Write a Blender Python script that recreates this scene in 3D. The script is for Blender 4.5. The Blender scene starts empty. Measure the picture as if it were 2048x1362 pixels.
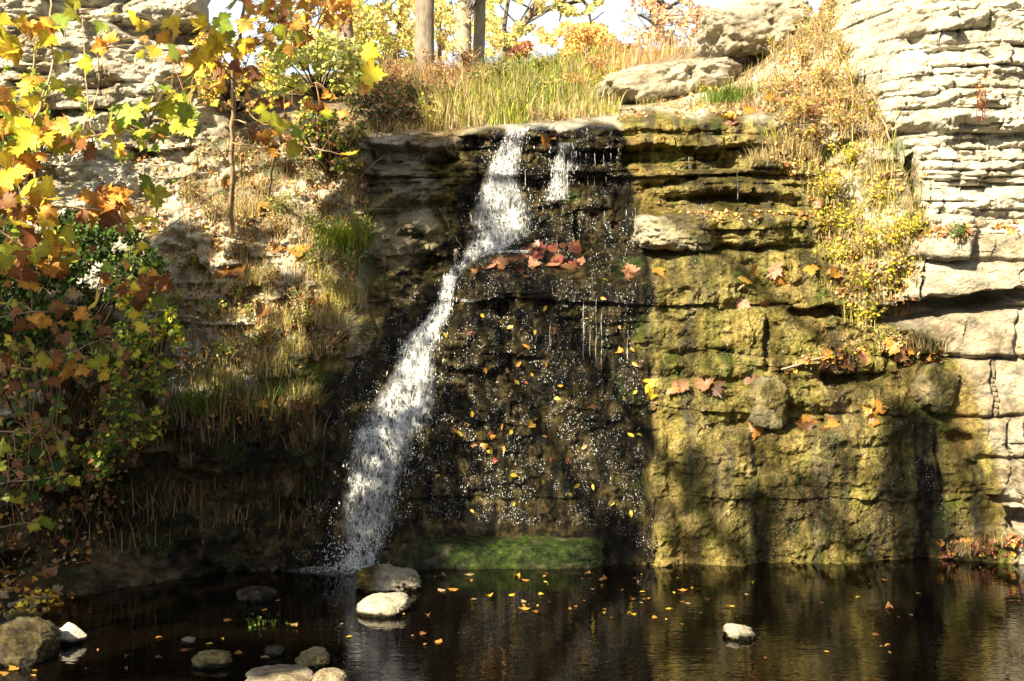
import bpy, math, random
import numpy as np
from mathutils import Vector, Matrix
from mathutils.bvhtree import BVHTree
# ------------------------------------------------------------------ camera, sky, sun
F, H, VH = 2813.0, 2.9, 420.0            # focal length in photo pixels, eye height, horizon row
SC = bpy.context.scene
COL = SC.collection
cam = bpy.data.cameras.new('camera'); camo = bpy.data.objects.new('camera', cam); COL.objects.link(camo)
camo.location = (0, 0, H); camo.rotation_euler = (math.radians(90), 0, 0)
cam.sensor_width = 36; cam.lens = 36 * F / 2048; cam.shift_y = (VH - 681) / 2048
cam.clip_end = 3000
SC.camera = camo
SUN_EL, SUN_AZ = math.radians(37), math.radians(36)      # azimuth: left of straight behind the camera
SUN = np.array([-math.sin(SUN_AZ) * math.cos(SUN_EL), -math.cos(SUN_AZ) * math.cos(SUN_EL), math.sin(SUN_EL)])
w = bpy.data.worlds.new('World'); SC.world = w; w.use_nodes = True
nt = w.node_tree; nt.nodes.clear()
sky = nt.nodes.new('ShaderNodeTexSky'); sky.sky_type = 'NISHITA'; sky.sun_disc = False
sky.sun_elevation = SUN_EL; sky.sun_rotation = math.atan2(SUN[0], SUN[1])
sky.air_density = 1.0; sky.dust_density = 2.0
bg = nt.nodes.new('ShaderNodeBackground'); bg.inputs[1].default_value = 0.05
out = nt.nodes.new('ShaderNodeOutputWorld')
hs_ = nt.nodes.new('ShaderNodeHueSaturation'); hs_.inputs['Saturation'].default_value = .55
nt.links.new(sky.outputs[0], hs_.inputs['Color']); 
tc = nt.nodes.new('ShaderNodeTexCoord'); sx_ = nt.nodes.new('ShaderNodeSeparateXYZ'); nt.links.new(tc.outputs['Generated'], sx_.inputs[0])
rp = nt.nodes.new('ShaderNodeValToRGB'); rp.color_ramp.elements[0].position = .08; rp.color_ramp.elements[0].color = (1, 1, 1, 1); rp.color_ramp.elements[1].position = .45; rp.color_ramp.elements[1].color = (0, 0, 0, 1)
nt.links.new(sx_.outputs[2], rp.inputs[0])
cn = nt.nodes.new('ShaderNodeTexNoise'); cn.inputs['Scale'].default_value = 3.2; cn.inputs['Detail'].default_value = 6; nt.links.new(tc.outputs['Generated'], cn.inputs['Vector'])
cr = nt.nodes.new('ShaderNodeValToRGB'); cr.color_ramp.elements[0].position = .36; cr.color_ramp.elements[0].color = (.35, .35, .35, 1); cr.color_ramp.elements[1].position = .62; nt.links.new(cn.outputs[0], cr.inputs[0])
mm = nt.nodes.new('ShaderNodeMath'); mm.operation = 'MULTIPLY'; nt.links.new(rp.outputs[0], mm.inputs[0]); nt.links.new(cr.outputs[0], mm.inputs[1])
mh = nt.nodes.new('ShaderNodeMix'); mh.data_type = 'RGBA'; nt.links.new(mm.outputs[0], mh.inputs[0]); nt.links.new(hs_.outputs[0], mh.inputs[6]); mh.inputs[7].default_value = (7.0, 7.6, 8.2, 1)
nt.links.new(mh.outputs[2], bg.inputs[0]); nt.links.new(bg.outputs[0], out.inputs[0])
sl = bpy.data.lights.new('sun', 'SUN'); sl.energy = 5.0; sl.angle = math.radians(0.5); sl.color = (1, .88, .64)
so = bpy.data.objects.new('sun', sl); COL.objects.link(so)
so.rotation_euler = Vector(SUN).to_track_quat('Z', 'Y').to_euler()
SC.view_settings.view_transform = 'Standard'; SC.view_settings.look = 'None'
SC.view_settings.exposure = 1.82; SC.view_settings.gamma = 1
SC.cycles.max_bounces = 6; SC.cycles.transparent_max_bounces = 12
SC.cycles.caustics_reflective = False; SC.cycles.caustics_refractive = False
R = np.random.default_rng(7)
random.seed(7)
# ------------------------------------------------------------------ helpers
def pt(u, v, y):
    return np.array([(u - 1024) / F * y, y, H - (v - VH) / F * y])
def tag(o, label, cat, group=None, kind=None):
    o['label'] = label; o['category'] = cat
    if group: o['group'] = group
    if kind: o['kind'] = kind
    return o
def empty(name, loc, label, cat, group=None):
    o = bpy.data.objects.new(name, None); COL.objects.link(o); o.location = loc
    return tag(o, label, cat, group)
def mesh_data(name, V, faces, cols=None, mat=None, smooth=True, attr='Col', uv=None):
    """V (n,3); faces: list of int arrays, each (m,k)"""
    me = bpy.data.meshes.new(name)
    V = np.asarray(V, np.float32)
    faces = [np.asarray(f, np.int32) for f in faces if len(f)]
    nl = sum(f.size for f in faces); npoly = sum(len(f) for f in faces)
    me.vertices.add(len(V)); me.vertices.foreach_set('co', V.ravel())
    me.loops.add(nl); me.loops.foreach_set('vertex_index', np.concatenate([f.ravel() for f in faces]))
    me.polygons.add(npoly)
    tot = np.concatenate([np.full(len(f), f.shape[1], np.int32) for f in faces])
    st = np.concatenate([[0], np.cumsum(tot)[:-1]]).astype(np.int32)
    me.polygons.foreach_set('loop_start', st)
    me.polygons.foreach_set('use_smooth', np.full(npoly, smooth, bool))
    if cols is not None:
        a = me.color_attributes.new(attr, 'FLOAT_COLOR', 'POINT')
        c = np.ones((len(V), 4), np.float32); cols = np.asarray(cols); c[:, :cols.shape[1]] = cols
        a.data.foreach_set('color', c.ravel())
    if mat: me.materials.append(mat)
    me.update(calc_edges=True); me.validate()
    return me
def link(name, me, parent=None, loc=None):
    o = bpy.data.objects.new(name, me); COL.objects.link(o)
    if loc is not None: o.location = loc
    if parent is not None:
        o.parent = parent
    return o
class MB:
    def __init__(s): s.V = []; s.F = {}; s.C = []; s.n = 0
    def add(s, V, faces, col=(1, 1, 1)):
        V = np.asarray(V, float); s.V.append(V)
        for f in faces:
            f = np.asarray(f, int)
            if len(f): s.F.setdefault(f.shape[1], []).append(f + s.n)
        c = np.asarray(col, float)
        s.C.append(np.broadcast_to(c, (len(V), 3)) if c.ndim == 1 else c)
        s.n += len(V)
    def tube(s, P, r, n=6, col=(1, 1, 1), cap=True):
        P = np.asarray(P, float); m = len(P); r = np.broadcast_to(np.asarray(r, float), (m,))
        T = np.gradient(P, axis=0); T /= np.linalg.norm(T, axis=1)[:, None] + 1e-9
        up = np.array([0.3, 0.9, 0.2]) if abs(T[0][2]) > .8 else np.array([0, 0, 1.])
        A = np.cross(T, up); A /= np.linalg.norm(A, axis=1)[:, None] + 1e-9
        B = np.cross(T, A)
        a = np.arange(n) * 2 * math.pi / n
        V = P[:, None] + r[:, None, None] * (np.cos(a)[None, :, None] * A[:, None] + np.sin(a)[None, :, None] * B[:, None])
        i = np.arange(m - 1)[:, None] * n; j = np.arange(n)[None]; k = (j + 1) % n
        Q = np.stack([i + j, i + k, i + n + k, i + n + j], -1).reshape(-1, 4)
        fs = [Q]
        if cap: fs.append(np.array([list(range(n))[::-1], list(range((m - 1) * n, m * n))]))
        s.add(V.reshape(-1, 3), fs, col)
    def scatter(s, tv, tf, pos, rot, scale, col):
        """template verts/faces copied to m places; rot (m,3,3), scale (m,), col (m,3)"""
        m = len(pos); n = len(tv)
        if not m: return
        V = np.einsum('mij,nj->mni', rot, tv) * np.asarray(scale).reshape(-1, 1, 1) + pos[:, None]
        off = np.arange(m)[:, None, None] * n
        s.add(V.reshape(-1, 3), [(np.asarray(f)[None] + off).reshape(-1, np.asarray(f).shape[1]) for f in tf],
              np.repeat(col, n, axis=0))
    def data(s, name, mat, smooth=True):
        if not s.n: return None
        return mesh_data(name, np.concatenate(s.V), [np.concatenate(v) for v in s.F.values()], np.concatenate(s.C), mat, smooth)
    def build(s, name, mat, parent=None, smooth=True, loc=None):
        return link(name, s.data(name, mat, smooth), parent, loc)
def hsh(a, b=0, c=0):
    a = (np.asarray(a).astype(np.int64) * 374761393 + np.asarray(b).astype(np.int64) * 668265263 + int(c) * 974634777) & 0xffffffff
    a = ((a ^ (a >> 13)) * 1274126177) & 0xffffffff
    a = ((a ^ (a >> 16)) * 2246822519) & 0xffffffff
    return ((a ^ (a >> 15)) & 0xffffff) / float(0xffffff)
def noise2(x, y, s=0):
    xi = np.floor(x); yi = np.floor(y); fx = x - xi; fy = y - yi
    fx = fx * fx * (3 - 2 * fx); fy = fy * fy * (3 - 2 * fy)
    a = hsh(xi, yi, s); b = hsh(xi + 1, yi, s); c = hsh(xi, yi + 1, s); d = hsh(xi + 1, yi + 1, s)
    return (a * (1 - fx) + b * fx) * (1 - fy) + (c * (1 - fx) + d * fx) * fy * 1.0
def fbm(x, y, s=0, o=4):
    t = 0; a = .5
    for k in range(o):
        t = t + a * (noise2(x, y, s + k * 17) * 2 - 1); x = x * 2.03 + 5.1; y = y * 2.03 - 3.7; a *= .5
    return t                                     # about -1..1
def inpoly(u, v, poly):
    u = np.asarray(u, float); v = np.asarray(v, float); ins = np.zeros(u.shape, bool)
    n = len(poly)
    for i in range(n):
        x1, y1 = poly[i]; x2, y2 = poly[(i + 1) % n]
        if y1 == y2: continue
        c = ((y1 > v) != (y2 > v)) & (u < (x2 - x1) * (v - y1) / (y2 - y1) + x1)
        ins ^= c
    return ins
def sstep(a, b, x):
    t = np.clip((x - a) / (b - a), 0, 1); return t * t * (3 - 2 * t)
def rots(N, spin):
    """rotation matrices whose z axis is N (m,3), spun by spin (m,)"""
    N = N / (np.linalg.norm(N, axis=1)[:, None] + 1e-9)
    ref = np.where(np.abs(N[:, 2:3]) > .9, np.array([[1., 0, 0]]), np.array([[0, 0, 1.]]))
    X = np.cross(ref, N); X /= np.linalg.norm(X, axis=1)[:, None] + 1e-9
    Y = np.cross(N, X); c = np.cos(spin)[:, None]; s_ = np.sin(spin)[:, None]
    X2 = X * c + Y * s_; Y2 = -X * s_ + Y * c
    return np.stack([X2, Y2, N], -1)
def rdir(m):
    d = R.normal(size=(m, 3)); return d / np.linalg.norm(d, axis=1)[:, None]
# ------------------------------------------------------------------ materials
class NT:
    def __init__(s, name):
        s.m = bpy.data.materials.new(name); s.m.use_nodes = True; s.t = s.m.node_tree; s.t.nodes.clear()
        s.out = s.n('ShaderNodeOutputMaterial')
    def n(s, typ, **kw):
        x = s.t.nodes.new(typ)
        for k, v in kw.items(): setattr(x, k, v)
        return x
    def set(s, node, **kw):
        for k, v in kw.items():
            k = k.replace('_', ' ')
            node.inputs[k].default_value = v
        return node
    def l(s, a, b): s.t.links.new(a, b)
    def noise(s, vec, scale, detail=4, rough=.6):
        x = s.n('ShaderNodeTexNoise'); x.inputs['Scale'].default_value = scale; x.inputs['Detail'].default_value = detail
        x.inputs['Roughness'].default_value = rough; s.l(vec, x.inputs['Vector']); return x.outputs['Fac']
    def ramp(s, fac, stops):
        x = s.n('ShaderNodeValToRGB'); e = x.color_ramp.elements
        while len(e) < len(stops): e.new(.5)
        for q, (p, c) in zip(e, stops):
            q.position = p; q.color = (*c, 1) if not np.isscalar(c) else (c, c, c, 1)
        s.l(fac, x.inputs[0]); return x.outputs[0]
    def mix(s, fac, a, b, typ='MIX'):
        x = s.n('ShaderNodeMix', data_type='RGBA', blend_type=typ)
        for i, q in ((0, fac), (6, a), (7, b)):
            if hasattr(q, 'links'): s.l(q, x.inputs[i])
            else: x.inputs[i].default_value = q if np.isscalar(q) else (*q, 1)
        return x.outputs[2]
    def math(s, op, a, b=0, c=0, clamp=False):
        x = s.n('ShaderNodeMath', operation=op); x.use_clamp = clamp
        for i, q in enumerate((a, b, c)):
            if hasattr(q, 'links'): s.l(q, x.inputs[i])
            else: x.inputs[i].default_value = q
        return x.outputs[0]
    def bump(s, h, strength, dist, nrm=None):
        x = s.n('ShaderNodeBump'); x.inputs['Distance'].default_value = dist
        if hasattr(strength, 'links'): s.l(strength, x.inputs['Strength'])
        else: x.inputs['Strength'].default_value = strength
        s.l(h, x.inputs['Height'])
        if nrm is not None: s.l(nrm, x.inputs['Normal'])
        return x.outputs[0]
    def pos(s, scale=(1, 1, 1)):
        g = s.n('ShaderNodeNewGeometry'); m = s.n('ShaderNodeMapping'); m.inputs['Scale'].default_value = scale
        s.l(g.outputs['Position'], m.inputs['Vector']); return m.outputs[0]
def rock_material():
    t = NT('layered_limestone')
    at = t.n('ShaderNodeVertexColor', layer_name='Col'); sep = t.n('ShaderNodeSeparateColor'); t.l(at.outputs[0], sep.inputs[0])
    wet, moss, soil = sep.outputs; alg = at.outputs['Alpha']; wet = t.ramp(wet, [(.05, 0.), (.35, .45), (.65, 1.)])
    P = t.pos(); PS = t.pos((1, 1, .28)); PH = t.pos((.6, .6, 2.2))
    n1 = t.noise(PH, 2.2, 6, .65); n2 = t.noise(P, 9, 6, .7); n3 = t.noise(P, 38, 5, .7); n4 = t.noise(PS, 14, 5, .65)
    lime = t.ramp(n1, [(.32, (.20, .175, .13)), (.42, (.40, .36, .27)), (.54, (.60, .55, .43)), (.70, (.74, .69, .56))])
    lime = t.mix(t.math('MULTIPLY', n2, .75), lime, t.ramp(n2, [(.36, (.18, .165, .13)), (.56, (.64, .59, .47))]))
    lime = t.mix(t.ramp(n3, [(.32, .6), (.46, .0)]), lime, (.10, .09, .075))
    wetc = t.mix(t.ramp(n1, [(.38, 0.), (.62, 1.)]), t.ramp(n4, [(.40, (.003, .003, .002)), (.56, (.014, .011, .005)), (.70, (.05, .036, .013))]), t.ramp(n4, [(.36, (.005, .004, .002)), (.49, (.040, .031, .009)), (.64, (.15, .108, .034)), (.78, (.26, .21, .11))]))
    mossc = t.ramp(n4, [(.26, (.05, .045, .012)), (.40, (.17, .14, .035)), (.54, (.33, .26, .075)), (.72, (.50, .40, .16))])
    mossc = t.mix(t.ramp(t.noise(PS, 5, 5, .65), [(.42, 0.), (.62, .85)]), mossc, t.ramp(n4, [(.3, (.03, .033, .007)), (.5, (.15, .15, .03)), (.72, (.30, .27, .07))]))
    nb = t.noise(t.pos((1, 1, .45)), 1.7, 4, .6); mossc = t.mix(t.ramp(nb, [(.40, .85), (.50, 0.)]), mossc, t.ramp(n4, [(.3, (.016, .014, .005)), (.55, (.075, .055, .016)), (.8, (.19, .135, .05))]))
    mossc = t.mix(t.ramp(nb, [(.52, 0.), (.64, .8)]), mossc, t.ramp(n4, [(.3, (.10, .06, .02)), (.55, (.34, .23, .08)), (.8, (.50, .38, .17))]))
    mossc = t.mix(t.ramp(n1, [(.50, 0.), (.70, .7)]), mossc, t.ramp(n4, [(.3, (.09, .06, .025)), (.6, (.34, .25, .11)), (.8, (.46, .38, .22))]))
    mossc = t.mix(t.ramp(n3, [(.35, .75), (.55, 0.)]), mossc, (.035, .030, .010))
    grn = t.ramp(t.noise(P, 16, 6, .75), [(.38, (.008, .018, .003)), (.56, (.05, .085, .012)), (.7, (.15, .19, .03))])
    soilc = t.ramp(n2, [(.34, (.03, .018, .009)), (.48, (.14, .095, .045)), (.64, (.36, .275, .15))])
    c = t.mix(soil, lime, soilc)
    nm = t.math('SUBTRACT', n2, .5)
    c = t.mix(t.math('MULTIPLY_ADD', nm, 1.2, moss, True), c, mossc) if False else t.mix(moss, c, mossc)
    c = t.mix(wet, c, wetc)
    c = t.mix(alg, c, grn)
    b = t.n('ShaderNodeBsdfPrincipled'); t.l(c, b.inputs['Base Color'])
    rough = t.ramp(wet, [(0, .92), (.5, .30), (1, .13)]); t.l(rough, b.inputs['Roughness'])
    spec = t.ramp(wet, [(0, .08), (.5, .34), (1, .42)]); t.l(spec, b.inputs['Specular IOR Level'])
    n5 = t.noise(P, 46, 4, .75)
    h = t.math('ADD', t.math('MULTIPLY', n2, .55), t.math('MULTIPLY', n3, .45))
    N = t.bump(h, .9, .075)
    N = t.bump(n5, t.math('MULTIPLY_ADD', wet, .65, .35), .05, N)
    t.l(N, b.inputs['Normal']); t.l(b.outputs[0], t.out.inputs[0])
    return t.m
def leaf_material(name, trans=.45, rough=.5, spec=.3):
    t = NT(name); at = t.n('ShaderNodeVertexColor', layer_name='Col')
    P = t.pos(); n = t.noise(P, 45, 3, .6)
    c = t.mix(.5, at.outputs[0], t.ramp(n, [(.3, .55), (.7, 1.25)]), 'MULTIPLY')
    d = t.n('ShaderNodeBsdfPrincipled'); d.inputs['Roughness'].default_value = rough; d.inputs['Specular IOR Level'].default_value = spec
    t.l(c, d.inputs['Base Color'])
    tr = t.n('ShaderNodeBsdfTranslucent'); t.l(c, tr.inputs[0])
    mx = t.n('ShaderNodeMixShader'); mx.inputs[0].default_value = trans
    t.l(d.outputs[0], mx.inputs[1]); t.l(tr.outputs[0], mx.inputs[2]); t.l(mx.outputs[0], t.out.inputs[0])
    return t.m
def bark_material():
    t = NT('bark'); at = t.n('ShaderNodeVertexColor', layer_name='Col')
    P = t.pos((1, 1, .35)); n = t.noise(P, 6, 6, .7); n2 = t.noise(P, 30, 4, .7)
    c = t.mix(.8, at.outputs[0], t.ramp(n, [(.3, .45), (.5, 1.0), (.7, 1.2)]), 'MULTIPLY')
    c = t.mix(.5, c, t.ramp(n2, [(.35, .4), (.65, 1.1)]), 'MULTIPLY')
    b = t.n('ShaderNodeBsdfPrincipled'); b.inputs['Roughness'].default_value = .9; b.inputs['Specular IOR Level'].default_value = .1
    t.l(c, b.inputs['Base Color']); t.l(t.bump(n2, .6, .02), b.inputs['Normal']); t.l(b.outputs[0], t.out.inputs[0])
    return t.m
def water_material():
    t = NT('dark_pool_water')
    P = t.pos((1, 2.2, 1)); n = t.noise(P, 3.5, 3, .5); n2 = t.noise(P, 14, 2, .5)
    h = t.math('ADD', n, t.math('MULTIPLY', n2, .35))
    g = t.n('ShaderNodeNewGeometry'); d = t.n('ShaderNodeVectorMath', operation='DISTANCE'); t.l(g.outputs['Position'], d.inputs[0]); d.inputs[1].default_value = (-1.28, 11.3, 0)
    ring = t.math('MULTIPLY', t.math('SINE', t.math('MULTIPLY_ADD', d.outputs['Value'], 42, t.math('MULTIPLY', n, 5))), t.math('DIVIDE', .55, t.math('MULTIPLY_ADD', d.outputs['Value'], 3.0, .5)))
    h = t.math('ADD', h, t.math('MULTIPLY', ring, .30))
    N = t.bump(h, .05, .05)
    b = t.n('ShaderNodeBsdfPrincipled'); b.inputs['Base Color'].default_value = (.0022, .0015, .0008, 1)
    b.inputs['Roughness'].default_value = .004; b.inputs['IOR'].default_value = 1.5; b.inputs['Specular IOR Level'].default_value = 1.0
    t.l(N, b.inputs['Normal']); t.l(b.outputs[0], t.out.inputs[0])
    return t.m
def stone_material(name, ramp):
    t = NT(name); P = t.pos(); n1 = t.noise(P, 6, 6, .65); n2 = t.noise(P, 35, 5, .7)
    c = t.ramp(n1, ramp); c = t.mix(.6, c, t.ramp(n2, [(.3, .45), (.6, 1.15)]), 'MULTIPLY')
    b = t.n('ShaderNodeBsdfPrincipled'); b.inputs['Roughness'].default_value = .85; b.inputs['Specular IOR Level'].default_value = .15
    t.l(c, b.inputs['Base Color'])
    h = t.math('ADD', t.math('MULTIPLY', n1, .6), t.math('MULTIPLY', n2, .4)); t.l(t.bump(h, .7, .04), b.inputs['Normal'])
    t.l(b.outputs[0], t.out.inputs[0]); return t.m
M_ROCK = rock_material()
M_LEAF = leaf_material('leaf'); M_DRY = leaf_material('fallen_leaf', .2, .45, .4); M_GRASS = leaf_material('grass_blade', .35, .6, .15)
M_BARK = bark_material(); M_WATER = water_material()
# ------------------------------------------------------------------ terrain: one relief from pool floor to hilltop
COLS = {
 -420: [(1500, 9.0), (1290, 9.4), (1150, 10.2), (1000, 10.6), (800, 11), (600, 11.4), (450, 12), (250, 13), (100, 13.4), (-330, 13.8)],
 0: [(1500, 8.8), (1300, 9.35), (1200, 10.2), (1130, 10.9), (1000, 11.1), (800, 11.3), (600, 11.8), (450, 12.3), (250, 13.2), (0, 13.5), (-330, 13.8)],
 200: [(1500, 9.5), (1300, 10.0), (1190, 10.6), (1120, 11.1), (1000, 11.25), (850, 11.35), (800, 11.5), (650, 12), (450, 12.6), (300, 13.2), (0, 13.6), (-330, 13.9)],
 400: [(1500, 10.2), (1250, 10.8), (1150, 11.15), (1000, 11.3), (840, 11.4), (800, 11.7), (650, 12.2), (450, 12.8), (380, 13.3), (250, 13.6), (150, 13.8), (0, 14.0), (-330, 14.3)],
 560: [(1500, 10.6), (1200, 11.1), (1140, 11.33), (1000, 11.45), (830, 11.55), (800, 11.9), (700, 12.1), (560, 12.5), (430, 13), (330, 13.5), (240, 14.5), (190, 16.5), (140, 20), (-330, 22)],
 700: [(1500, 10.7), (1200, 11.2), (1137, 11.38), (1000, 11.5), (840, 11.6), (700, 12), (560, 12.4), (430, 12.8), (290, 13.2), (262, 13.6), (220, 15), (160, 18), (130, 22), (-330, 22)],
 850: [(1500, 10.7), (1200, 11.3), (1137, 11.42), (1050, 11.6), (850, 11.8), (700, 12.1), (560, 12.4), (530, 12.7), (480, 12.9), (300, 13.15), (268, 13.4), (250, 14.2), (180, 18), (125, 23), (-330, 24)],
 1000: [(1500, 10.8), (1200, 11.4), (1137, 11.5), (1050, 11.75), (800, 12.0), (580, 12.25), (545, 12.45), (490, 12.95), (400, 13.1), (262, 13.3), (250, 13.7), (240, 14.6), (170, 19), (115, 24), (-330, 24)],
 1250: [(1500, 10.8), (1200, 11.35), (1135, 11.5), (1050, 11.72), (800, 11.95), (570, 12.2), (545, 12.45), (490, 12.85), (400, 13.0), (250, 13.2), (238, 13.6), (180, 16.5), (95, 24), (-330, 24)],
 1400: [(1500, 10.8), (1200, 11.3), (1130, 11.5), (870, 11.68), (780, 11.75), (762, 11.95), (560, 12.1), (540, 12.3), (440, 12.4), (425, 12.7), (345, 12.8), (243, 12.95), (230, 13.5), (180, 15), (100, 18), (88, 21), (-330, 24)],
 1550: [(1500, 10.8), (1200, 11.3), (1125, 11.55), (870, 11.65), (852, 11.9), (640, 12), (610, 12.2), (560, 12.3), (440, 12.5), (243, 12.85), (225, 13.3), (150, 14.3), (60, 15.5), (40, 17), (-330, 20)],
 1700: [(1500, 10.9), (1200, 11.4), (1118, 11.6), (860, 11.7), (845, 11.9), (720, 12), (700, 12.1), (640, 12.1), (600, 12.1), (480, 12.4), (300, 12.8), (200, 13.3), (60, 13.8), (-100, 14.2), (-330, 14.5)],
 1800: [(1500, 10.9), (1200, 11.45), (1115, 11.65), (850, 11.75), (700, 11.95), (600, 12), (480, 12.15), (300, 12.45), (0, 12.8), (-330, 13)],
 1900: [(1500, 11), (1200, 11.5), (1113, 11.7), (850, 11.75), (780, 11.8), (690, 11.9), (610, 11.95), (590, 11.72), (475, 11.75), (462, 11.95), (300, 12.05), (0, 12.3), (-330, 12.6)],
 2100: [(1500, 10.8), (1200, 11.35), (1113, 11.6), (850, 11.65), (780, 11.7), (690, 11.75), (610, 11.8), (590, 11.55), (475, 11.6), (462, 11.8), (300, 11.9), (0, 12.1), (-330, 12.4)],
 2480: [(1500, 10.6), (1113, 11.3), (690, 11.5), (475, 11.4), (300, 11.6), (0, 11.9), (-330, 12.2)],
}
CREST = [(-420, -330), (395, -330), (408, -60), (418, 60), (440, 120), (480, 150), (560, 150), (640, 145), (700, 140), (850, 138), (1000, 130), (1130, 118),
         (1250, 104), (1400, 92), (1450, 74), (1500, 70), (1590, 55), (1640, 25), (1665, -60), (1690, -200), (1720, -330), (2480, -330)]
ug = np.concatenate([np.arange(-420, -20, 9), np.arange(-20, 1600, 2.8), np.arange(1600, 1860, 1.5), np.arange(1860, 2070, 2.8), np.arange(2070, 2481, 9)])
vg = np.concatenate([np.arange(1500, 1180, -12), np.arange(1180, -12, -2.5), np.arange(-12, -331, -8)])
U, Vv = np.meshgrid(ug, vg, indexing='ij')
cu = sorted(COLS)
YC = np.stack([np.interp(-vg, [-p[0] for p in COLS[c]], [p[1] for p in COLS[c]]) for c in cu])     # cols x rows
Y = np.stack([np.interp(ug + 0, cu, YC[:, j]) for j in range(len(vg))], axis=1)
k = np.array([1, 2, 3, 2, 1.]); k /= k.sum()
def blur(A, ax, n=1):
    for _ in range(n):
        p = np.pad(A, [(2, 2) if i == ax else (0, 0) for i in range(A.ndim)], mode='edge')
        A = sum(k[q] * np.take(p, range(q, q + A.shape[ax]), axis=ax) for q in range(5))
    return A
Y = blur(blur(Y, 0, 4), 1, 1)
crest = np.interp(U, [c[0] for c in CREST], [c[1] for c in CREST])
crest = crest + 4 * fbm(U / 60, U * 0, 3)
back = np.clip(crest - Vv, 0, None)
VE = np.where(Vv < crest, crest, Vv)
# depth at the crest for rows behind it
jc = np.argmin(np.abs(vg[None, :] - crest), axis=1)
YCR = Y[np.arange(len(ug)), jc][:, None]
bc = np.interp(U, [390, 470, 540, 1600, 1650, 1665], [.0, .0, 1, 1, 0, 0])
Yb = np.where(back > 0, YCR + back * .03 * bc, Y)
X = (U - 1024) / F * Yb; Z = H - (VE - VH) / F * Yb
Z = np.where(back > 0, H - (VE - VH) / F * YCR - back * .012 * bc, Z); X = np.where(back > 0, (U - 1024) / F * YCR, X)
Y = Yb
def mask(poly, ragged=14, soft=2, scale=45, seed=1):
    uu = U + ragged * fbm(U / scale, Vv / scale, seed); vv = Vv + ragged * fbm(U / scale + 9, Vv / scale, seed + 50)
    m = inpoly(uu, vv, poly).astype(float)
    return blur(blur(m, 0, soft), 1, soft)
# regions (photo pixels)
P_RCLIFF = [(1640, -400), (1650, 60), (1720, 150), (1780, 250), (1840, 330), (1850, 470), (2600, 470), (2600, -400)]
P_LCLIFF = [(-500, -400), (430, -400), (430, 190), (370, 330), (250, 420), (100, 440), (-500, 460)]
P_RBLOCK = [(1820, 470), (2600, 465), (2600, 1090), (2040, 1090), (2000, 960), (1900, 830), (1890, 700), (1800, 620)]
P_FALLS = [(985, 250), (1240, 243), (1560, 240), (1640, 320), (1640, 560), (1700, 610), (1760, 700), (1880, 850), (1990, 1000), (2020, 1200), (560, 1200),
           (600, 1000), (650, 800), (700, 700), (760, 560), (740, 430), (720, 300), (760, 275), (860, 300), (930, 262)]
P_WET = [(985, 248), (1240, 240), (1250, 330), (1275, 430), (1290, 560), (1285, 700), (1300, 900), (1290, 1060), (1330, 1200), (560, 1200), (590, 1030),
         (660, 900), (660, 820), (740, 700), (790, 600), (800, 545), (870, 520), (930, 420), (950, 330), (900, 290)]
P_HILL = [(430, 200), (560, 240), (700, 262), (850, 262), (1000, 248), (1250, 236), (1450, 228), (1600, 222), (1650, 60), (1640, -400), (430, -400)]
m_rc = mask(P_RCLIFF, 20); m_lc = mask(P_LCLIFF, 30, 4); m_rb = mask(P_RBLOCK, 16); m_falls = mask(P_FALLS, 18, 3)
m_wet = mask(P_WET, 46, 4, 75); m_hill = mask(P_HILL, 8, 3)
jr = int(np.argmin(np.abs(vg - 330))); yr_ = blur(np.minimum(Y[:, jr], 13.6)[:, None], 0, 6)[:, 0]; xr_ = (ug - 1024) / F * yr_
S_ = np.concatenate([[0], np.cumsum(np.hypot(np.diff(xr_), np.diff(yr_)))]); S_ = (S_ - np.interp(1024, ug, S_))[:, None] + 0 * X
def strata(x, z, seed, tmin, tmax, lmin, lmax, warp=.05, groove=.02):
    rr = np.random.default_rng(seed)
    zz = z + warp * fbm(x * .55, z * .6, seed, 3) + warp * .35 * fbm(x * 2.3, z * 1.7, seed + 7, 2)
    b = np.concatenate([[-2], -2 + np.cumsum(rr.uniform(tmin, tmax, 400))]); b = b[b < 9]
    kk = np.clip(np.searchsorted(b, zz) - 1, 0, len(b) - 2)
    lo = zz - b[kk]; hi = b[kk + 1] - zz; th = b[kk + 1] - b[kk]
    L = lmin + (lmax - lmin) * hsh(kk, 5, seed); s = (x + 31 * hsh(kk, 9, seed) + .10 * fbm(x * 3, zz * 6, seed + 3, 2)) / L
    i = np.floor(s); fr = s - i
    # every block's joint is shifted at random
    j0 = .35 * (hsh(kk, i, seed + 1) - .5); j1 = .35 * (hsh(kk, i + 1, seed + 1) - .5)
    blk = np.where(fr < j0, i - 1, np.where(fr > 1 + j1, i + 1, i))
    left = np.where(fr < j0, j0 - fr + .3, fr - j0); right = np.where(fr > 1 + j1, .3 + fr - 1 - j1, 1 + j1 - fr)
    db = np.minimum(left, right) * L
    off = hsh(kk, blk, seed + 2) * 2 - 1; lay = hsh(kk, 3, seed + 4) * 2 - 1
    tilt = (hsh(kk, blk, seed + 6) - .5) * (lo / th - .5) + (hsh(kk, blk, seed + 8) - .5) * (np.clip(fr, 0, 1) - .5)
    e = np.minimum(np.minimum(lo, hi), db)
    g = np.exp(-(e / groove) ** 2)
    return off, lay, tilt, g, hi / th
o1, l1, t1, g1, h1 = strata(S_, Z, 11, .05, .22, .16, .60, .045, .013)
o4, l4, t4, g4, h4 = strata(S_, Z, 53, .06, .20, .14, .5, .06, .013)
sw = sstep(-.12, .12, fbm(X * 1.1, Z * 1.6, 57, 3))     # thin beds
o2, l2, t2, g2, h2 = strata(S_, Z, 23, .28, .55, .5, 1.3, .12, .026)      # thick blocks
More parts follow.
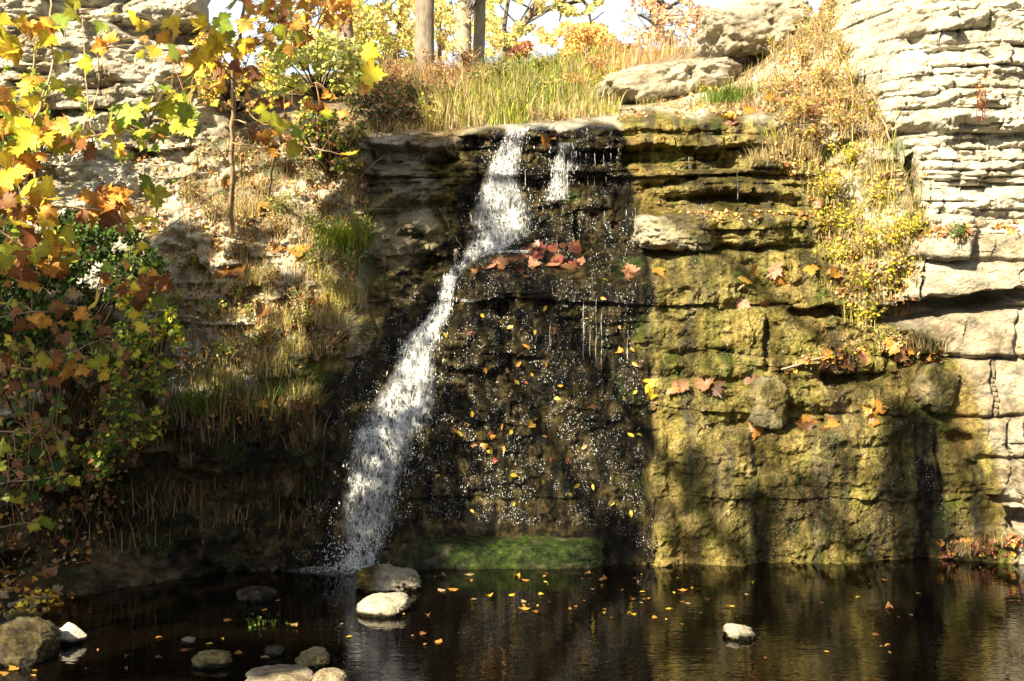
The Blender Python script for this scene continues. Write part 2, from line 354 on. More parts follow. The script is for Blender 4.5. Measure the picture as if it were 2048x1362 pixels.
o3, l3, t3, g3, h3 = strata(X, Z, 37, .10, .26, .4, 1.5, .13, .018)
low_ = sstep(850, 900, Vv)
mid_ = 1 - .75 * low_
def facets(x, z, sx, sz, seed, slope=.5):
    x = x + .25 * sx * fbm(x / sx * .9, z / sz * .9, seed + 5, 2); z = z + .3 * sz * fbm(x / sx * .9, z / sz * .9, seed + 8, 2)
    gx = x / sx; gz = z / sz; ix = np.floor(gx); iz = np.floor(gz); best = np.full(x.shape, -9.)
    for a in (-1, 0, 1):
        for b in (-1, 0, 1):
            cx = ix + a; cz = iz + b; dx = gx - cx - hsh(cx, cz, seed); dz = gz - cz - hsh(cx, cz, seed + 1)
            h = hsh(cx, cz, seed + 2) + (hsh(cx, cz, seed + 3) - .5) * slope * 2 * dx + (hsh(cx, cz, seed + 4) - .5) * slope * 2 * dz - .9 * np.maximum(np.abs(dx) - .35, np.abs(dz) - .35)
            best = np.maximum(best, h)
    return best - .75
fa = facets(S_, Z, .30, .16, 301); fb = facets(S_, Z, .13, .07, 311); fc = facets(S_, Z, .55, .24, 321)
rough = .050 * fbm(X * 2.2, Z * 3.2, 61, 5); fine = .028 * fbm(X * 9, Z * 12, 71, 4)
chunk = 1 - np.abs(fbm(X * 3.0, Z * 5.5, 81, 4)) * 2
disp = np.zeros_like(X)
A1 = .075 * o1 + .05 * l1 + .09 * t1 - .07 * g1 + .06 * (h1 - .5); A4 = .075 * o4 + .05 * l4 + .09 * t4 - .06 * g4 + .06 * (h4 - .5)
d_rc = .62 * (A1 * sw + A4 * (1 - sw)) * 1.0 + .17 * fc + .10 * fb + .15 * fa + .10 * o2 + .05 * l2 - .05 * g2 + .9 * rough + 1.5 * fine
d_lc = .30 * fc + .20 * fa + .12 * fb + .32 * (A4 * sw + A1 * (1 - sw)) + .16 * o2 + .12 * l2 + 3.2 * rough + 2.4 * fine - .08 * np.abs(fbm(X * 4, Z * 4, 83, 4))
d_rb = .10 * o2 + .05 * l2 + .08 * t2 - .08 * g2 + .035 * fa + .02 * fb + .6 * rough + .9 * fine
top = sstep(520, 330, Vv)
drape = .045 * fbm(X * 3.2, Z * .8, 91, 4)
gb = sstep(-.25, .25, fbm(X * 1.3, Z * 2.1, 97, 3)); micro = .016 * (1 - 2 * np.abs(fbm(X * 16, Z * 13, 99, 3)))
d_f = (.11 * fc + .075 * fa) * (1 - .75 * low_) + .045 * fb * (1 - .5 * low_) + (.07 * o2 + .05 * l2 * gb + .06 * t2 - .035 * g2 * gb) * (1 - .5 * top) * mid_ + top * (.06 * o1 + .07 * l1 - .035 * g1) + (.045 * l3 + .04 * o3 - .02 * g3) * gb * (1 - .5 * sstep(520, 600, Vv)) * mid_ + 1.8 * rough + 1.7 * drape + 1.7 * fine + 1.5 * micro
d_b = .16 * fc + .11 * fa + .07 * fb + (.05 * l4 + .06 * o1) * gb + 1.5 * micro + 3.0 * rough + 2.4 * fine
d_h = 1.2 * rough
m_bank = np.clip(1 - m_rc - m_lc - m_rb - m_falls - m_hill, 0, 1)
disp = m_rc * d_rc + m_lc * d_lc + m_rb * d_rb + m_falls * d_f + m_bank * d_b + m_hill * d_h
# slots under overhanging beds, and beds that stand proud (photo pixels, metres)
SLOTS = [([(1245, 300), (1300, 292), (1420, 300), (1520, 290), (1560, 300), (1500, 318), (1500, 335), (1420, 345), (1330, 338), (1245, 330)], -.34),
         ([(1130, 305), (1238, 300), (1238, 340), (1135, 335)], -.24),
         ([(1690, 640), (1750, 618), (1850, 602), (1960, 588), (2080, 578), (2300, 575), (2300, 600), (2060, 600), (1960, 620), (1860, 640), (1800, 655), (1750, 640)], -.5),
         ([(1580, 622), (1700, 610), (1740, 620), (1700, 640), (1600, 640)], -.3),
         ([(730, 290), (800, 292), (880, 305), (920, 318), (900, 340), (830, 322), (760, 330), (735, 318)], -.28),
         ([(1640, 300), (1720, 270), (1850, 252), (1870, 262), (1740, 290), (1660, 325)], -.22),
         ([(1805, 320), (1830, 310), (1850, 400), (1830, 420)], -.35),
         ([(1720, 215), (1752, 195), (1762, 245), (1745, 240)], -.3),
         ([(200, 42), (330, 36), (425, 50), (425, 92), (330, 80), (240, 66)], -.45),
         ([(1285, 365), (1400, 352), (1400, 362), (1290, 380)], -.15), ([(1330, 392), (1500, 388), (1560, 394), (1500, 402), (1340, 402)], -.14),
         ([(1370, 492), (1630, 494), (1630, 502), (1390, 504)], -.14), ([(1530, 640), (1545, 640), (1545, 730), (1525, 740)], -.12),
         ([(1860, 800), (1905, 758), (1905, 790), (1870, 820)], -.25), ([(1506, 860), (1516, 770), (1540, 860), (1540, 1130), (1520, 1130)], -.07),
         ([(2010, 1020), (2100, 1030), (2100, 1060), (2030, 1060)], -.3), ([(1640, 745), (1780, 752), (1760, 768), (1650, 772)], -.18),
         ([(990, 600), (1010, 600), (1040, 690), (1000, 690)], -.10), ([(380, 510), (330, 580), (420, 590), (430, 560)], -.2)]
for poly, d in SLOTS: disp += d * mask(poly, 9, 1, 22, 5)
BULGE = [([(760, 340), (860, 350), (900, 400), (780, 410)], .14), ([(800, 420), (890, 415), (880, 465), (790, 470)], .16), ([(730, 360), (770, 360), (780, 420), (735, 430)], .12), ([(900, 340), (950, 330), (930, 400), (890, 400)], .12),
         ([(1275, 440), (1340, 430), (1420, 440), (1425, 490), (1340, 500), (1285, 480)], .16), ([(1245, 345), (1320, 355), (1560, 350), (1600, 390), (1300, 388), (1250, 380)], .10),
         ([(1365, 362), (1575, 362), (1580, 390), (1370, 388)], .10), ([(880, 640), (960, 610), (1010, 690), (1000, 740), (880, 740)], .14),
         ([(1490, 770), (1560, 760), (1570, 850), (1510, 860)], .16), ([(1290, 880), (1330, 870), (1350, 1130), (1290, 1130)], .10),
         ([(1400, 640), (1530, 620), (1530, 760), (1400, 760)], .06), ([(740, 262), (900, 300), (960, 262), (960, 250), (860, 275), (760, 258)], .12),
         ([(770, 480), (880, 470), (880, 500), (800, 510)], .10), ([(1730, 130), (2080, 170), (2080, 235), (1760, 250)], .12)]
for poly, d in BULGE: disp += d * mask(poly, 10, 3, 30, 9)
m_un = mask([(720, 300), (950, 300), (940, 520), (820, 600), (720, 560)], 20, 4); disp += m_un * (.16 * fc + .12 * fa + .06 * fb)
disp *= sstep(1500, 1250, Vv) * np.where(back > 0, .3, 1)
Yd = Y - disp
Zd = Z + .35 * np.where(m_hill > .5, disp, 0)
TER = np.stack([X, np.where(m_hill > .5, Y - disp * .3, Yd), Zd], -1)
# masks as material: wet, moss, soil, algae, with some shade darkened in
nz = fbm(U / 70, Vv / 70, 131, 5); nv = fbm(U / 26, Vv / 240, 141, 4)
wet = np.clip(m_wet * (1 + .25 * nv), 0, 1)
m_moss = mask([(1235, 236), (1400, 232), (1540, 240), (1600, 262), (1660, 300), (1660, 560), (1780, 640), (1930, 720), (2000, 980), (2030, 1200), (1225, 1200), (1230, 700)], 26, 4)
m_damp = mask([(730, 305), (900, 325), (960, 285), (960, 540), (800, 640), (640, 860), (430, 830), (480, 780), (640, 720), (740, 560), (720, 420)], 24, 4)
streak = sstep(.05, .45, nv)
m_un0 = mask([(725, 305), (800, 310), (900, 330), (950, 300), (960, 520), (820, 600), (700, 600), (735, 440)], 22, 4)
wet = np.clip(wet + m_un0 * (.10 + .9 * fbm(U / 55, Vv / 30, 191, 4)), 0, 1)
moss = np.clip(np.maximum(m_moss * (1 - .1 * streak), m_damp * (.85 + .6 * nz)) + m_falls * .6 * sstep(.0, .35, nz), 0, 1)
wet = np.clip(wet + m_moss * .40 * sstep(.02, .40, nv + .5 * nz) + .15 * m_damp * sstep(.0, .4, nz), 0, 1)
wet = np.clip(wet + mask([(1800, 820), (1880, 800), (1910, 1200), (1780, 1200)], 40, 8) * (.28 + .5 * nv), 0, 1)  # damp band, with the soft tree shadow there darkened in too
wet *= 1 - .75 * mask(BULGE[0][0], 8, 3); 
soil = np.clip(m_bank * (.5 + 1.5 * nz) + m_hill * .9 + m_lc * .75 * sstep(.0, .3, nz), 0, 1)
soil *= 1 - mask([(1070, 248), (1250, 225), (1330, 190), (1450, 170), (1560, 120), (1640, 60), (1560, 200), (1440, 225), (1250, 240)], 14, 3)
soil = np.clip(soil + m_rb * (.45 + .7 * fbm(U / 110, Vv / 60, 181, 5)) + .22 * m_rc * sstep(.0, .4, nz), 0, 1)
soil *= 1 - .8 * mask([(360, 470), (480, 460), (500, 700), (350, 720)], 20, 3)
low = mask([(-500, 840), (300, 820), (560, 815), (660, 740), (720, 760), (690, 1200), (-500, 1600)], 20, 5)  # deep shade of the damp lower bank, darkened into wet and soil
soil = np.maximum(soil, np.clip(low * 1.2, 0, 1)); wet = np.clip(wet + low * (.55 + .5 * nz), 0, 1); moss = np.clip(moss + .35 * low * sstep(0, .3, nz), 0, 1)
alg = .85 * mask([(1120, 390), (1160, 380), (1170, 400), (1120, 402)], 6, 3) + .7 * m_falls * sstep(.30, .55, fbm(U / 40, Vv / 60, 171, 4)) * m_moss
alg = np.clip(alg + .65 * m_bank * sstep(.12, .40, fbm(U / 60, Vv / 50, 177, 5)), 0, 1)
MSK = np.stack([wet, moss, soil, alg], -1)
nI, nJ = U.shape
ii, jj = np.meshgrid(np.arange(nI - 1), np.arange(nJ - 1), indexing='ij')
QUADS = np.stack([ii * nJ + jj, (ii + 1) * nJ + jj, (ii + 1) * nJ + jj + 1, ii * nJ + jj + 1], -1).reshape(-1, 4)
reg = np.argmax(np.stack([m_rc, m_lc, m_rb, m_falls, m_bank, m_hill]), axis=0)[:-1, :-1].ravel()
NAMES = [('cliff', 'bright layered limestone cliff at the upper right', 'cliff'), ('cliff', 'weathered limestone cliff behind the sycamore leaves at the upper left', 'cliff'),
         ('rock_wall', 'big grey limestone blocks with a long dark gap at the right edge', 'rock wall'),
         ('rock_face', 'wet stepped rock face the waterfall runs down, olive with moss on its right', 'rock face'),
         ('bank', 'steep earth bank with stones and dry grass left of the falls', 'bank'), ('hill', 'grassy hill rising behind the lip of the falls', 'hill')]
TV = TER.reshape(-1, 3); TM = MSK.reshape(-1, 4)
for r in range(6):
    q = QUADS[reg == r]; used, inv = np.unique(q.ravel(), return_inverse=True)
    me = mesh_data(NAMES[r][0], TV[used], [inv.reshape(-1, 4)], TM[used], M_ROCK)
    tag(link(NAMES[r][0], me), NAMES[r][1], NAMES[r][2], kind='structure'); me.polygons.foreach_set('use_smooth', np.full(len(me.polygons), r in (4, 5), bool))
BVH = BVHTree.FromPolygons([tuple(p) for p in TV[:, :].tolist()], QUADS[::1].tolist())
def hit(u, v):
    o = Vector((0, 0, H)); d = Vector(((u - 1024) / F, 1, -(v - VH) / F)).normalized()
    loc, n, i, dist = BVH.ray_cast(o, d)
    if loc is None: return None, None
    if n.dot(d) > 0: n = -n
    return np.array(loc), np.array(n)
def hits(us, vs):
    A = [hit(a, b) for a, b in zip(us, vs)]
    ok = np.array([a[0] is not None for a in A], bool)
    if not ok.any(): return np.zeros((0, 3)), np.zeros((0, 3)), ok
    return np.array([a[0] for a in A if a[0] is not None]), np.array([a[1] for a in A if a[0] is not None]), ok
def sample(poly, n):
    p = np.array(poly, float); lo = p.min(0); hi = p.max(0); us = []; vs = []; c = 0
    while c < n:
        a = R.uniform(lo[0], hi[0], n * 2); b = R.uniform(lo[1], hi[1], n * 2); m = inpoly(a, b, poly)
        us.append(a[m]); vs.append(b[m]); c += m.sum()
    return np.concatenate(us)[:n], np.concatenate(vs)[:n]
# ------------------------------------------------------------------ pool, pool floor, near bank
def sheet(name, x0, x1, y0, y1, z, mat, label, cat, nx=2, ny=2):
    xs = np.linspace(x0, x1, nx); ys = np.linspace(y0, y1, ny); A, B = np.meshgrid(xs, ys, indexing='ij')
    zz = z(A, B) if callable(z) else np.full(A.shape, z)
    V = np.stack([A, B, zz], -1).reshape(-1, 3); i, j = np.meshgrid(np.arange(nx - 1), np.arange(ny - 1), indexing='ij')
    Q = np.stack([i * ny + j, (i + 1) * ny + j, (i + 1) * ny + j + 1, i * ny + j + 1], -1).reshape(-1, 4)
    o = link(name, mesh_data(name, V, [Q], np.tile([[.6, 0, 1, 0]], (len(V), 1)), mat)); return tag(o, label, cat, kind='structure')
sheet('water', -14, 14, 5.0, 12.2, 0.0, M_WATER, 'still dark pool below the waterfall with floating leaves', 'water', 30, 30)
sheet('ground', -40, 40, -60, 7.5, lambda a, b: np.where(b < 3, 1.2, 1.2 - (b - 3) * .38), M_ROCK, 'near bank of the pool under the viewer', 'ground', 12, 40)
sheet('ground', -900, 900, 22.5, 2500, 4.3, M_ROCK, 'flat land beyond the hill', 'ground')
# ------------------------------------------------------------------ leaf shapes
def curl(tv, fold, bend, twist=0.0):
    v = np.array(tv, float); v[:, 2] += fold * np.abs(v[:, 0]) + bend * (v[:, 1] - .4) ** 2 + twist * v[:, 0] * v[:, 1]
    return v
_half = [(.03, -.02), (.16, -.14), (.34, -.17), (.40, -.04), (.63, .02), (.55, .12), (.88, .33), (.64, .36), (.68, .47), (.42, .45), (.32, .50), (.47, .68), (.29, .68), (.27, .86), (.12, .82), (0, 1.14)]
_out = [(x, y) for x, y in _half] + [(-x, y) for x, y in _half[-2::-1]]
SYC_V = np.array([(0, .28, 0)] + [(x, y, 0) for x, y in _out]); SYC_V[:, 1] -= 0
n_ = len(_out)
SYC_F = [np.array([[0, 1 + i, 1 + (i + 1) % n_] for i in range(n_)])]
OVA_V = np.array([(0, 0, 0), (.20, .22, .03), (.27, .5, .05), (.16, .8, .03), (0, 1.05, -.03), (-.16, .8, .03), (-.27, .5, .05), (-.20, .22, .03), (0, .5, -.02)], float)
OVA_F = [np.array([[8, i, (i + 1) % 8] for i in range(8)])]
RH_V = np.array([(0, 0, 0), (.38, .45, .08), (0, 1., 0), (-.38, .45, .08)]); RH_F = [np.array([[0, 1, 2], [0, 2, 3]])]
C = dict(yg=(.50, .50, .05), y=(.78, .58, .05), o=(.64, .32, .055), br=(.24, .10, .035), g=(.23, .32, .04), r=(.24, .06, .035), tan=(.46, .33, .16),
         dg=(.045, .085, .014), mg=(.10, .17, .02), pk=(.60, .30, .16), straw=(.50, .40, .20), py=(.80, .68, .22), pg=(.56, .58, .20), po=(.85, .55, .22), pp=(.75, .50, .36))  # py, pg, po, pp: paler leaf colours imitating haze on far foliage
def pick(keys, m, jit=.25):
    if isinstance(keys, str): keys = keys.split()
    a = np.array([C[q] for q in keys]); c = a[R.integers(0, len(keys), m)]
    return np.clip(c * (1 + jit * R.uniform(-1, 1, (m, 1))) * (1 + .08 * R.uniform(-1, 1, (m, 3))), 0, 1)
def blades(mb, P, h, wd, lean, col, droop=.35):
    """grass blades: tapered 3-segment strips rising from P"""
    m = len(P); az = R.uniform(0, 2 * np.pi, m); D = np.stack([np.cos(az), np.sin(az), 0 * az], 1)
    S = np.stack([-np.sin(az), np.cos(az), 0 * az], 1)
    h = np.broadcast_to(h, (m,))[:, None]; lean = np.broadcast_to(lean, (m,))[:, None]; wd = np.broadcast_to(wd, (m,))[:, None]
    V = []
    for q, ww in ((0, 1), (.4, .85), (.75, .55)):
        c = P + np.array([0, 0, 1.]) * h * (q - droop * lean * q * q) + D * h * lean * q ** 1.7
        V += [c - S * wd * ww / 2, c + S * wd * ww / 2]
    V.append(P + np.array([0, 0, 1.]) * h * (1 - droop * lean) + D * h * lean)
    V = np.stack(V, 1); o = np.arange(m)[:, None, None] * 7
    q = np.array([[0, 1, 3, 2], [2, 3, 5, 4]])[None] + o; t = np.array([[4, 5, 6]])[None] + o
    mb.add(V.reshape(-1, 3), [q.reshape(-1, 4), t.reshape(-1, 3)], np.repeat(col, 7, axis=0))
def superblob(half, seed, sq=2.6, amp=.12, n=22, sc=1.6, layers=0):
    """a stone: cube-sphere bent to a rounded box and broken by noise; z up, centre at the origin"""
    L = np.linspace(-1, 1, n); A, B = np.meshgrid(L, L, indexing='ij'); o = np.ones_like(A)
    faces = []; Vs = []; k = 0
    i, j = np.meshgrid(np.arange(n - 1), np.arange(n - 1), indexing='ij'); q = np.stack([i * n + j, (i + 1) * n + j, (i + 1) * n + j + 1, i * n + j + 1], -1).reshape(-1, 4)
    for ax in range(3):
        for s in (1, -1):
            P = np.stack([A, B, o * 1.], -1) if s > 0 else np.stack([B, A, -o], -1)
            P = np.roll(P, ax, axis=-1); Vs.append(P.reshape(-1, 3)); faces.append(q + k); k += n * n
    V = np.concatenate(Vs); V = V / ((np.abs(V) ** sq).sum(1) ** (1 / sq))[:, None]
    W = V * np.array(half) / (np.prod(half) ** (1 / 3)); V0 = V; V = W
    a = fbm(V[:, 0] * sc + V[:, 2] * .7 * sc + seed, V[:, 1] * sc + V[:, 2] * sc * .6, seed, 5) + .35 * fbm(V[:, 0] * sc * 4 + V[:, 1] * sc, V[:, 2] * sc * 5 + V[:, 1] * sc * 3, seed + 9, 3)
    b = np.abs(fbm(V[:, 2] * sc * 1.5 + V[:, 1], V[:, 0] * sc + seed * 3.1, seed + 5, 4)); fq = facets(V[:, 0] + .4 * V[:, 1], V[:, 2] + .3 * V[:, 1], .55, .4, seed + 40); V = V0
    a = a + .5 * fq
    V = V * (1 + amp * a - amp * .8 * b)[:, None]
    if layers:
        V = V * (1 - np.array([.05, .05, 0]) * np.exp(-((V[:, 2:3] * layers + .3 * V[:, 0:1] + .15 * a[:, None]) % 1 - .5) ** 2 / .004))
    # weld the seams
    key = np.round(V * 4000).astype(np.int64); _, idx, inv = np.unique(key, axis=0, return_index=True, return_inverse=True)
    inv = inv.ravel(); V = V[idx]; Fq = inv[np.concatenate(faces)]
    return V * np.array(half), Fq
def rotz(a): return np.array([[math.cos(a), -math.sin(a), 0], [math.sin(a), math.cos(a), 0], [0, 0, 1]])
def roty(a): return np.array([[math.cos(a), 0, math.sin(a)], [0, 1, 0], [-math.sin(a), 0, math.cos(a)]])
def stone(name, label, cat, c, half, seed, mat=None, rz=0, ry=0, msk=None, group=None, **kw):
    V, q = superblob(half, seed, **kw)
    V = V @ (roty(ry) @ rotz(rz)).T
    cols = np.zeros((len(V), 4))
    if msk is not None: cols = msk(V)
    o = link(name, mesh_data(name, V, [q], cols, mat or M_ROCK), None, c); return tag(o, label, cat, group)
# ------------------------------------------------------------------ boulders and blocks of the wall
def mk(wet=0, moss=0, soil=0, alg=0):
    def f(V):
        n = fbm(V[:, 0] * 6, V[:, 2] * 6 + V[:, 1] * 4, 3, 3)
        return np.stack([np.clip(wet + .3 * n * (wet > 0), 0, 1), np.clip(moss + .5 * n * (moss > 0), 0, 1), np.clip(soil + .4 * n * (soil > 0), 0, 1), np.clip(alg + .4 * n * (alg > 0), 0, 1)], -1)
    return f
def ledge_mask(V):
    n2 = fbm(V[:, 0] * 14, V[:, 2] * 18 + V[:, 1] * 12, 13, 4)
    n = fbm(V[:, 0] * 5, V[:, 2] * 9 + V[:, 1] * 5, 3, 4); up = sstep(-.04, .10, V[:, 2])
    return np.stack([np.clip(.95 - .30 * up + .2 * n + .3 * n2, 0, 1), np.clip(.7 + .3 * n, 0, 1), 0 * n, np.clip(up * (.75 + .6 * n + .5 * n2) * sstep(-.95, -.1, V[:, 0]) + .12 + .3 * n2, 0, 1)], -1)
stone('ledge_stone', 'long green algae covered ledge stone at the foot of the waterfall', 'stone', np.array([(983 - 1024) / F * 11.66, 11.68, -.03]), (.94, .33, .228), 5, msk=ledge_mask, sq=7, amp=.085, n=64, sc=2.6)
stone('boulder', 'grey layered boulder perched against the sky at the top right', 'boulder', pt(1508, 58, 15.3), (.60, .45, .31), 12, ry=-.12, msk=mk(soil=.35), sq=3.6, amp=.22, n=60, sc=1.9, layers=.8)
stone('boulder', 'smooth pale slab of rock lying in the grass right of the reeds', 'boulder', pt(1332, 168, 15.3), (.72, .65, .21), 19, ry=-.15, msk=mk(soil=.5), sq=3.4, amp=.18, n=56, sc=1.9)
stone('boulder', 'cream and orange block jutting from the mossy wall beside the upper falls', 'boulder', pt(1348, 466, 12.58), (.34, .30, .15), 27, ry=.06, msk=mk(moss=.55, soil=.1), sq=5, amp=.22, n=44, sc=2.4)
stone('boulder', 'tan squarish block on the ledge of the mossy wall', 'boulder', pt(1533, 806, 11.80), (.14, .18, .21), 31, ry=.10, msk=mk(moss=.75, wet=.1), sq=6, amp=.16, n=36, sc=2.2)
stone('boulder', 'rounded mossy block beside the dark crack in the right wall', 'boulder', pt(1868, 775, 11.88), (.17, .22, .19), 37, ry=.2, msk=mk(moss=.9, wet=.2), sq=3.6, amp=.18, n=36, sc=2.2)
# ------------------------------------------------------------------ stones in the pool: u0, u1, top v, waterline v
def wl(v): return F * H / (v - VH)
def pool_stone(u0, u1, v0, v1, label, seed, msk, sq=2.5, ry=0, amp=.20, dep=1.0, extra=.4, cat='stone'):
    y = wl(v1); k_ = F / y; hw = (u1 - u0) / 2 / k_; ht = (v1 - v0) / k_ * .86
    c = pt((u0 + u1) / 2, v1, y + hw * dep * .55); c[2] = ht - ht * (1 + extra) * .5
    mk0 = msk
    def msk(V):
        q = mk0(V); q[:, 0] = np.maximum(q[:, 0], sstep(.05, .012, V[:, 2] + c[2] + .02 * fbm(V[:, 0] * 20, V[:, 1] * 20, 3, 2)) * .75); return q
    return stone('pool_stone', label, cat, c, (hw, hw * dep, ht * (1 + extra) * .52), seed, msk=msk, sq=sq, ry=ry, amp=amp, n=36, sc=1.9)
pool_stone(712, 848, 1143, 1182, 'tan stone with a mossy left end just in front of the ledge stone', 41, lambda V: np.stack([0 * V[:, 0], np.clip(.15 + .9 * sstep(.02, -.16, V[:, 0]), 0, 1), 0 * V[:, 0] + .12, 0 * V[:, 0]], -1), ry=.12)
pool_stone(712, 822, 1196, 1229, 'pale smooth stone in the pool in front of the tan one', 43, mk(soil=.2), ry=-.12, amp=.1)
pool_stone(472, 552, 1180, 1201, 'dim dark stone barely above the shaded pool', 45, mk(wet=.5, moss=.4))
pool_stone(1446, 1512, 1255, 1277, 'lone grey stone in the right half of the pool', 47, mk(soil=.15), ry=.15)
pool_stone(102, 176, 1241, 1289, 'angular white stone standing at the left shore', 49, mk(), sq=1.15, amp=.10, dep=.7)
pool_stone(-30, 116, 1246, 1326, 'large dark mossy stone at the left edge', 51, mk(moss=.7, wet=.45, soil=.5), amp=.16)
pool_stone(14, 58, 1222, 1246, 'small mossy stone behind the large dark one at the left edge', 53, mk(moss=.8, soil=.4))
pool_stone(362, 392, 1276, 1289, 'tiny blue grey stone in the shaded pool', 55, mk(wet=.2))
pool_stone(386, 466, 1309, 1333, 'flat olive stone with leaves at both ends near the bottom edge', 57, mk(moss=.6, soil=.4), ry=-.05)
pool_stone(528, 568, 1293, 1311, 'small dark blue grey stone near the bottom edge', 59, mk(wet=.45))
pool_stone(590, 660, 1299, 1338, 'pale stone with a sloping back near the bottom edge', 61, mk(soil=.6, moss=.25), sq=2.0, ry=-.25)  # soil also dims the pale bottom-edge stones in place of shade
pool_stone(488, 628, 1354, 1378, 'long flat pale stone cut by the bottom edge', 63, mk(soil=.6), sq=3, amp=.1)
pool_stone(624, 698, 1342, 1384, 'round pale stone cut by the bottom edge', 65, mk(soil=.6), ry=.1, amp=.12)
pool_stone(285, 385, 1121, 1149, 'dim mossy stone at the foot of the shaded bank', 67, mk(moss=.7, soil=.3))
# ------------------------------------------------------------------ waterfall
def foam_material():
    t = NT('white_water'); at = t.n('ShaderNodeVertexColor', layer_name='Col'); sep = t.n('ShaderNodeSeparateColor'); t.l(at.outputs[0], sep.inputs[0])
    P = t.pos((1, .6, .36)); n0 = t.n('ShaderNodeTexNoise'); n0.inputs['Scale'].default_value = 7; t.l(P, n0.inputs['Vector'])
    mp = t.n('ShaderNodeMix', data_type='VECTOR'); mp.inputs[0].default_value = .12; t.l(P, mp.inputs[4]); t.l(n0.outputs['Color'], mp.inputs[5])
    v = t.n('ShaderNodeTexVoronoi', feature='DISTANCE_TO_EDGE'); v.inputs['Scale'].default_value = 24; t.l(mp.outputs[1], v.inputs['Vector'])
    lace = t.ramp(v.outputs['Distance'], [(.0, 1.), (.06, .5), (.13, 0.)])
    n = t.noise(P, 24, 5, .75); blot = t.ramp(n, [(.49, 0.), (.63, 1.)]); blot = t.math('MAXIMUM', blot, .05)
    a = t.math('MAXIMUM', t.math('MULTIPLY', lace, .8), blot)
    a = t.math('MULTIPLY', a, sep.outputs[0]); a = t.math('MULTIPLY', a, .95, clamp=True)
    d = t.n('ShaderNodeBsdfPrincipled'); d.inputs['Base Color'].default_value = (.80, .82, .83, 1); d.inputs['Roughness'].default_value = .25
    tr = t.n('ShaderNodeBsdfTranslucent'); tr.inputs[0].default_value = (.8, .82, .83, 1)
    m1 = t.n('ShaderNodeMixShader'); m1.inputs[0].default_value = .3; t.l(d.outputs[0], m1.inputs[1]); t.l(tr.outputs[0], m1.inputs[2])
    tp = t.n('ShaderNodeBsdfTransparent'); m2 = t.n('ShaderNodeMixShader'); t.l(a, m2.inputs[0]); t.l(tp.outputs[0], m2.inputs[1]); t.l(m1.outputs[0], m2.inputs[2])
    t.l(t.bump(n, .8, .03), d.inputs['Normal']); t.l(m2.outputs[0], t.out.inputs[0]); return t.m
def drop_glint_material():
    t = NT('drops_and_glints'); b = t.n('ShaderNodeBsdfPrincipled'); b.inputs['Base Color'].default_value = (.86, .87, .87, 1); b.inputs['Roughness'].default_value = .2
    b.inputs['Specular IOR Level'].default_value = .6; t.l(b.outputs[0], t.out.inputs[0]); return t.m
M_FOAM = foam_material(); M_DROP_GLINT = drop_glint_material()
WF = empty('waterfall', pt(880, 1137, 11.5), 'white water tumbling down the dark rock in two steps', 'waterfall')
WF0 = np.array(WF.location)
def cascade(name, rows, off, dens, seed, step=5, nc=22):
    vs = np.arange(rows[0][0], rows[-1][0] + .1, step); rv = [r[0] for r in rows]
    L = np.interp(vs, rv, [r[1] for r in rows]); Rr = np.interp(vs, rv, [r[2] for r in rows]); D = np.interp(vs, rv, [r[3] for r in rows])
    P = np.zeros((len(vs), nc, 3)); A = np.zeros((len(vs), nc))
    for a, v in enumerate(vs):
        for b in range(nc):
            t = b / (nc - 1); u = L[a] + (Rr[a] - L[a]) * t + 5 * fbm(np.array(v / 30.), np.array(b * .3), seed, 2)
            p, nrm = hit(u, v)
            P[a, b] = p if p is not None else pt(u, v, 12)
            A[a, b] = D[a] * sstep(0, .28, t) * sstep(1, .72, t)
    Yp = blur(blur(P[:, :, 1], 0, 2), 1, 1); s = (np.minimum(Yp, P[:, :, 1]) - off) / P[:, :, 1]
    o = np.array([0, 0, H]); P = o + (P - o) * s[:, :, None]
    P[:, :, 1] += .02 * fbm(np.arange(len(vs))[:, None] * .35 + 0 * A, np.arange(nc)[None] * .6 + 0 * A, seed + 3, 3)
    i, j = np.meshgrid(np.arange(len(vs) - 1), np.arange(nc - 1), indexing='ij'); q = np.stack([i * nc + j, i * nc + j + 1, (i + 1) * nc + j + 1, (i + 1) * nc + j], -1).reshape(-1, 4)
    return P.reshape(-1, 3), q, np.repeat(A.reshape(-1, 1) * dens, 3, 1)
UP = [(256, 1010, 1060, .5), (300, 990, 1045, .95), (340, 970, 1040, 1.15), (380, 955, 1046, 1.0), (410, 945, 1062, .85), (450, 937, 1066, .85), (480, 931, 1052, .85), (500, 929, 1012, 1.0), (514, 924, 968, .45), (535, 903, 938, .10), (556, 886, 920, .45)]
LO = [(552, 884, 918, .9), (600, 873, 908, 1.0), (640, 846, 898, 1.15), (665, 815, 885, 1.0), (700, 790, 870, 1.1), (740, 786, 874, 1.05), (790, 752, 878, 1.15), (830, 726, 874, 1.1), (858, 708, 852, 1.1), (870, 700, 835, 1.0), (930, 690, 818, .75), (990, 680, 800, .8), (1050, 680, 792, .65), (1100, 690, 765, .8), (1136, 660, 760, 1.1)]
SIDE = [(285, 1112, 1150, .35), (330, 1105, 1150, .55), (380, 1095, 1140, .6), (402, 1085, 1140, .8)]
STEP = [[(858, 706, 836, 1.), (868, 704, 838, 1.)], [(736, 790, 868, .8), (745, 788, 870, .8)], [(500, 985, 1068, .8), (506, 980, 1075, .7)], [(598, 905, 965, .6), (604, 900, 968, .6)]]
for rows, nm in ((UP, 'upper_cascade'), (LO, 'lower_cascade'), (SIDE, 'side_trickle')):
    mb = MB()
    for off, d, s in ((.03, 1.1, 3), (.075, .7, 8)):
        Vc, q, c = cascade(nm, rows, off, d, s); mb.add(Vc - WF0, [q], c)
    mb.build(nm, M_FOAM, WF)
mb = MB()
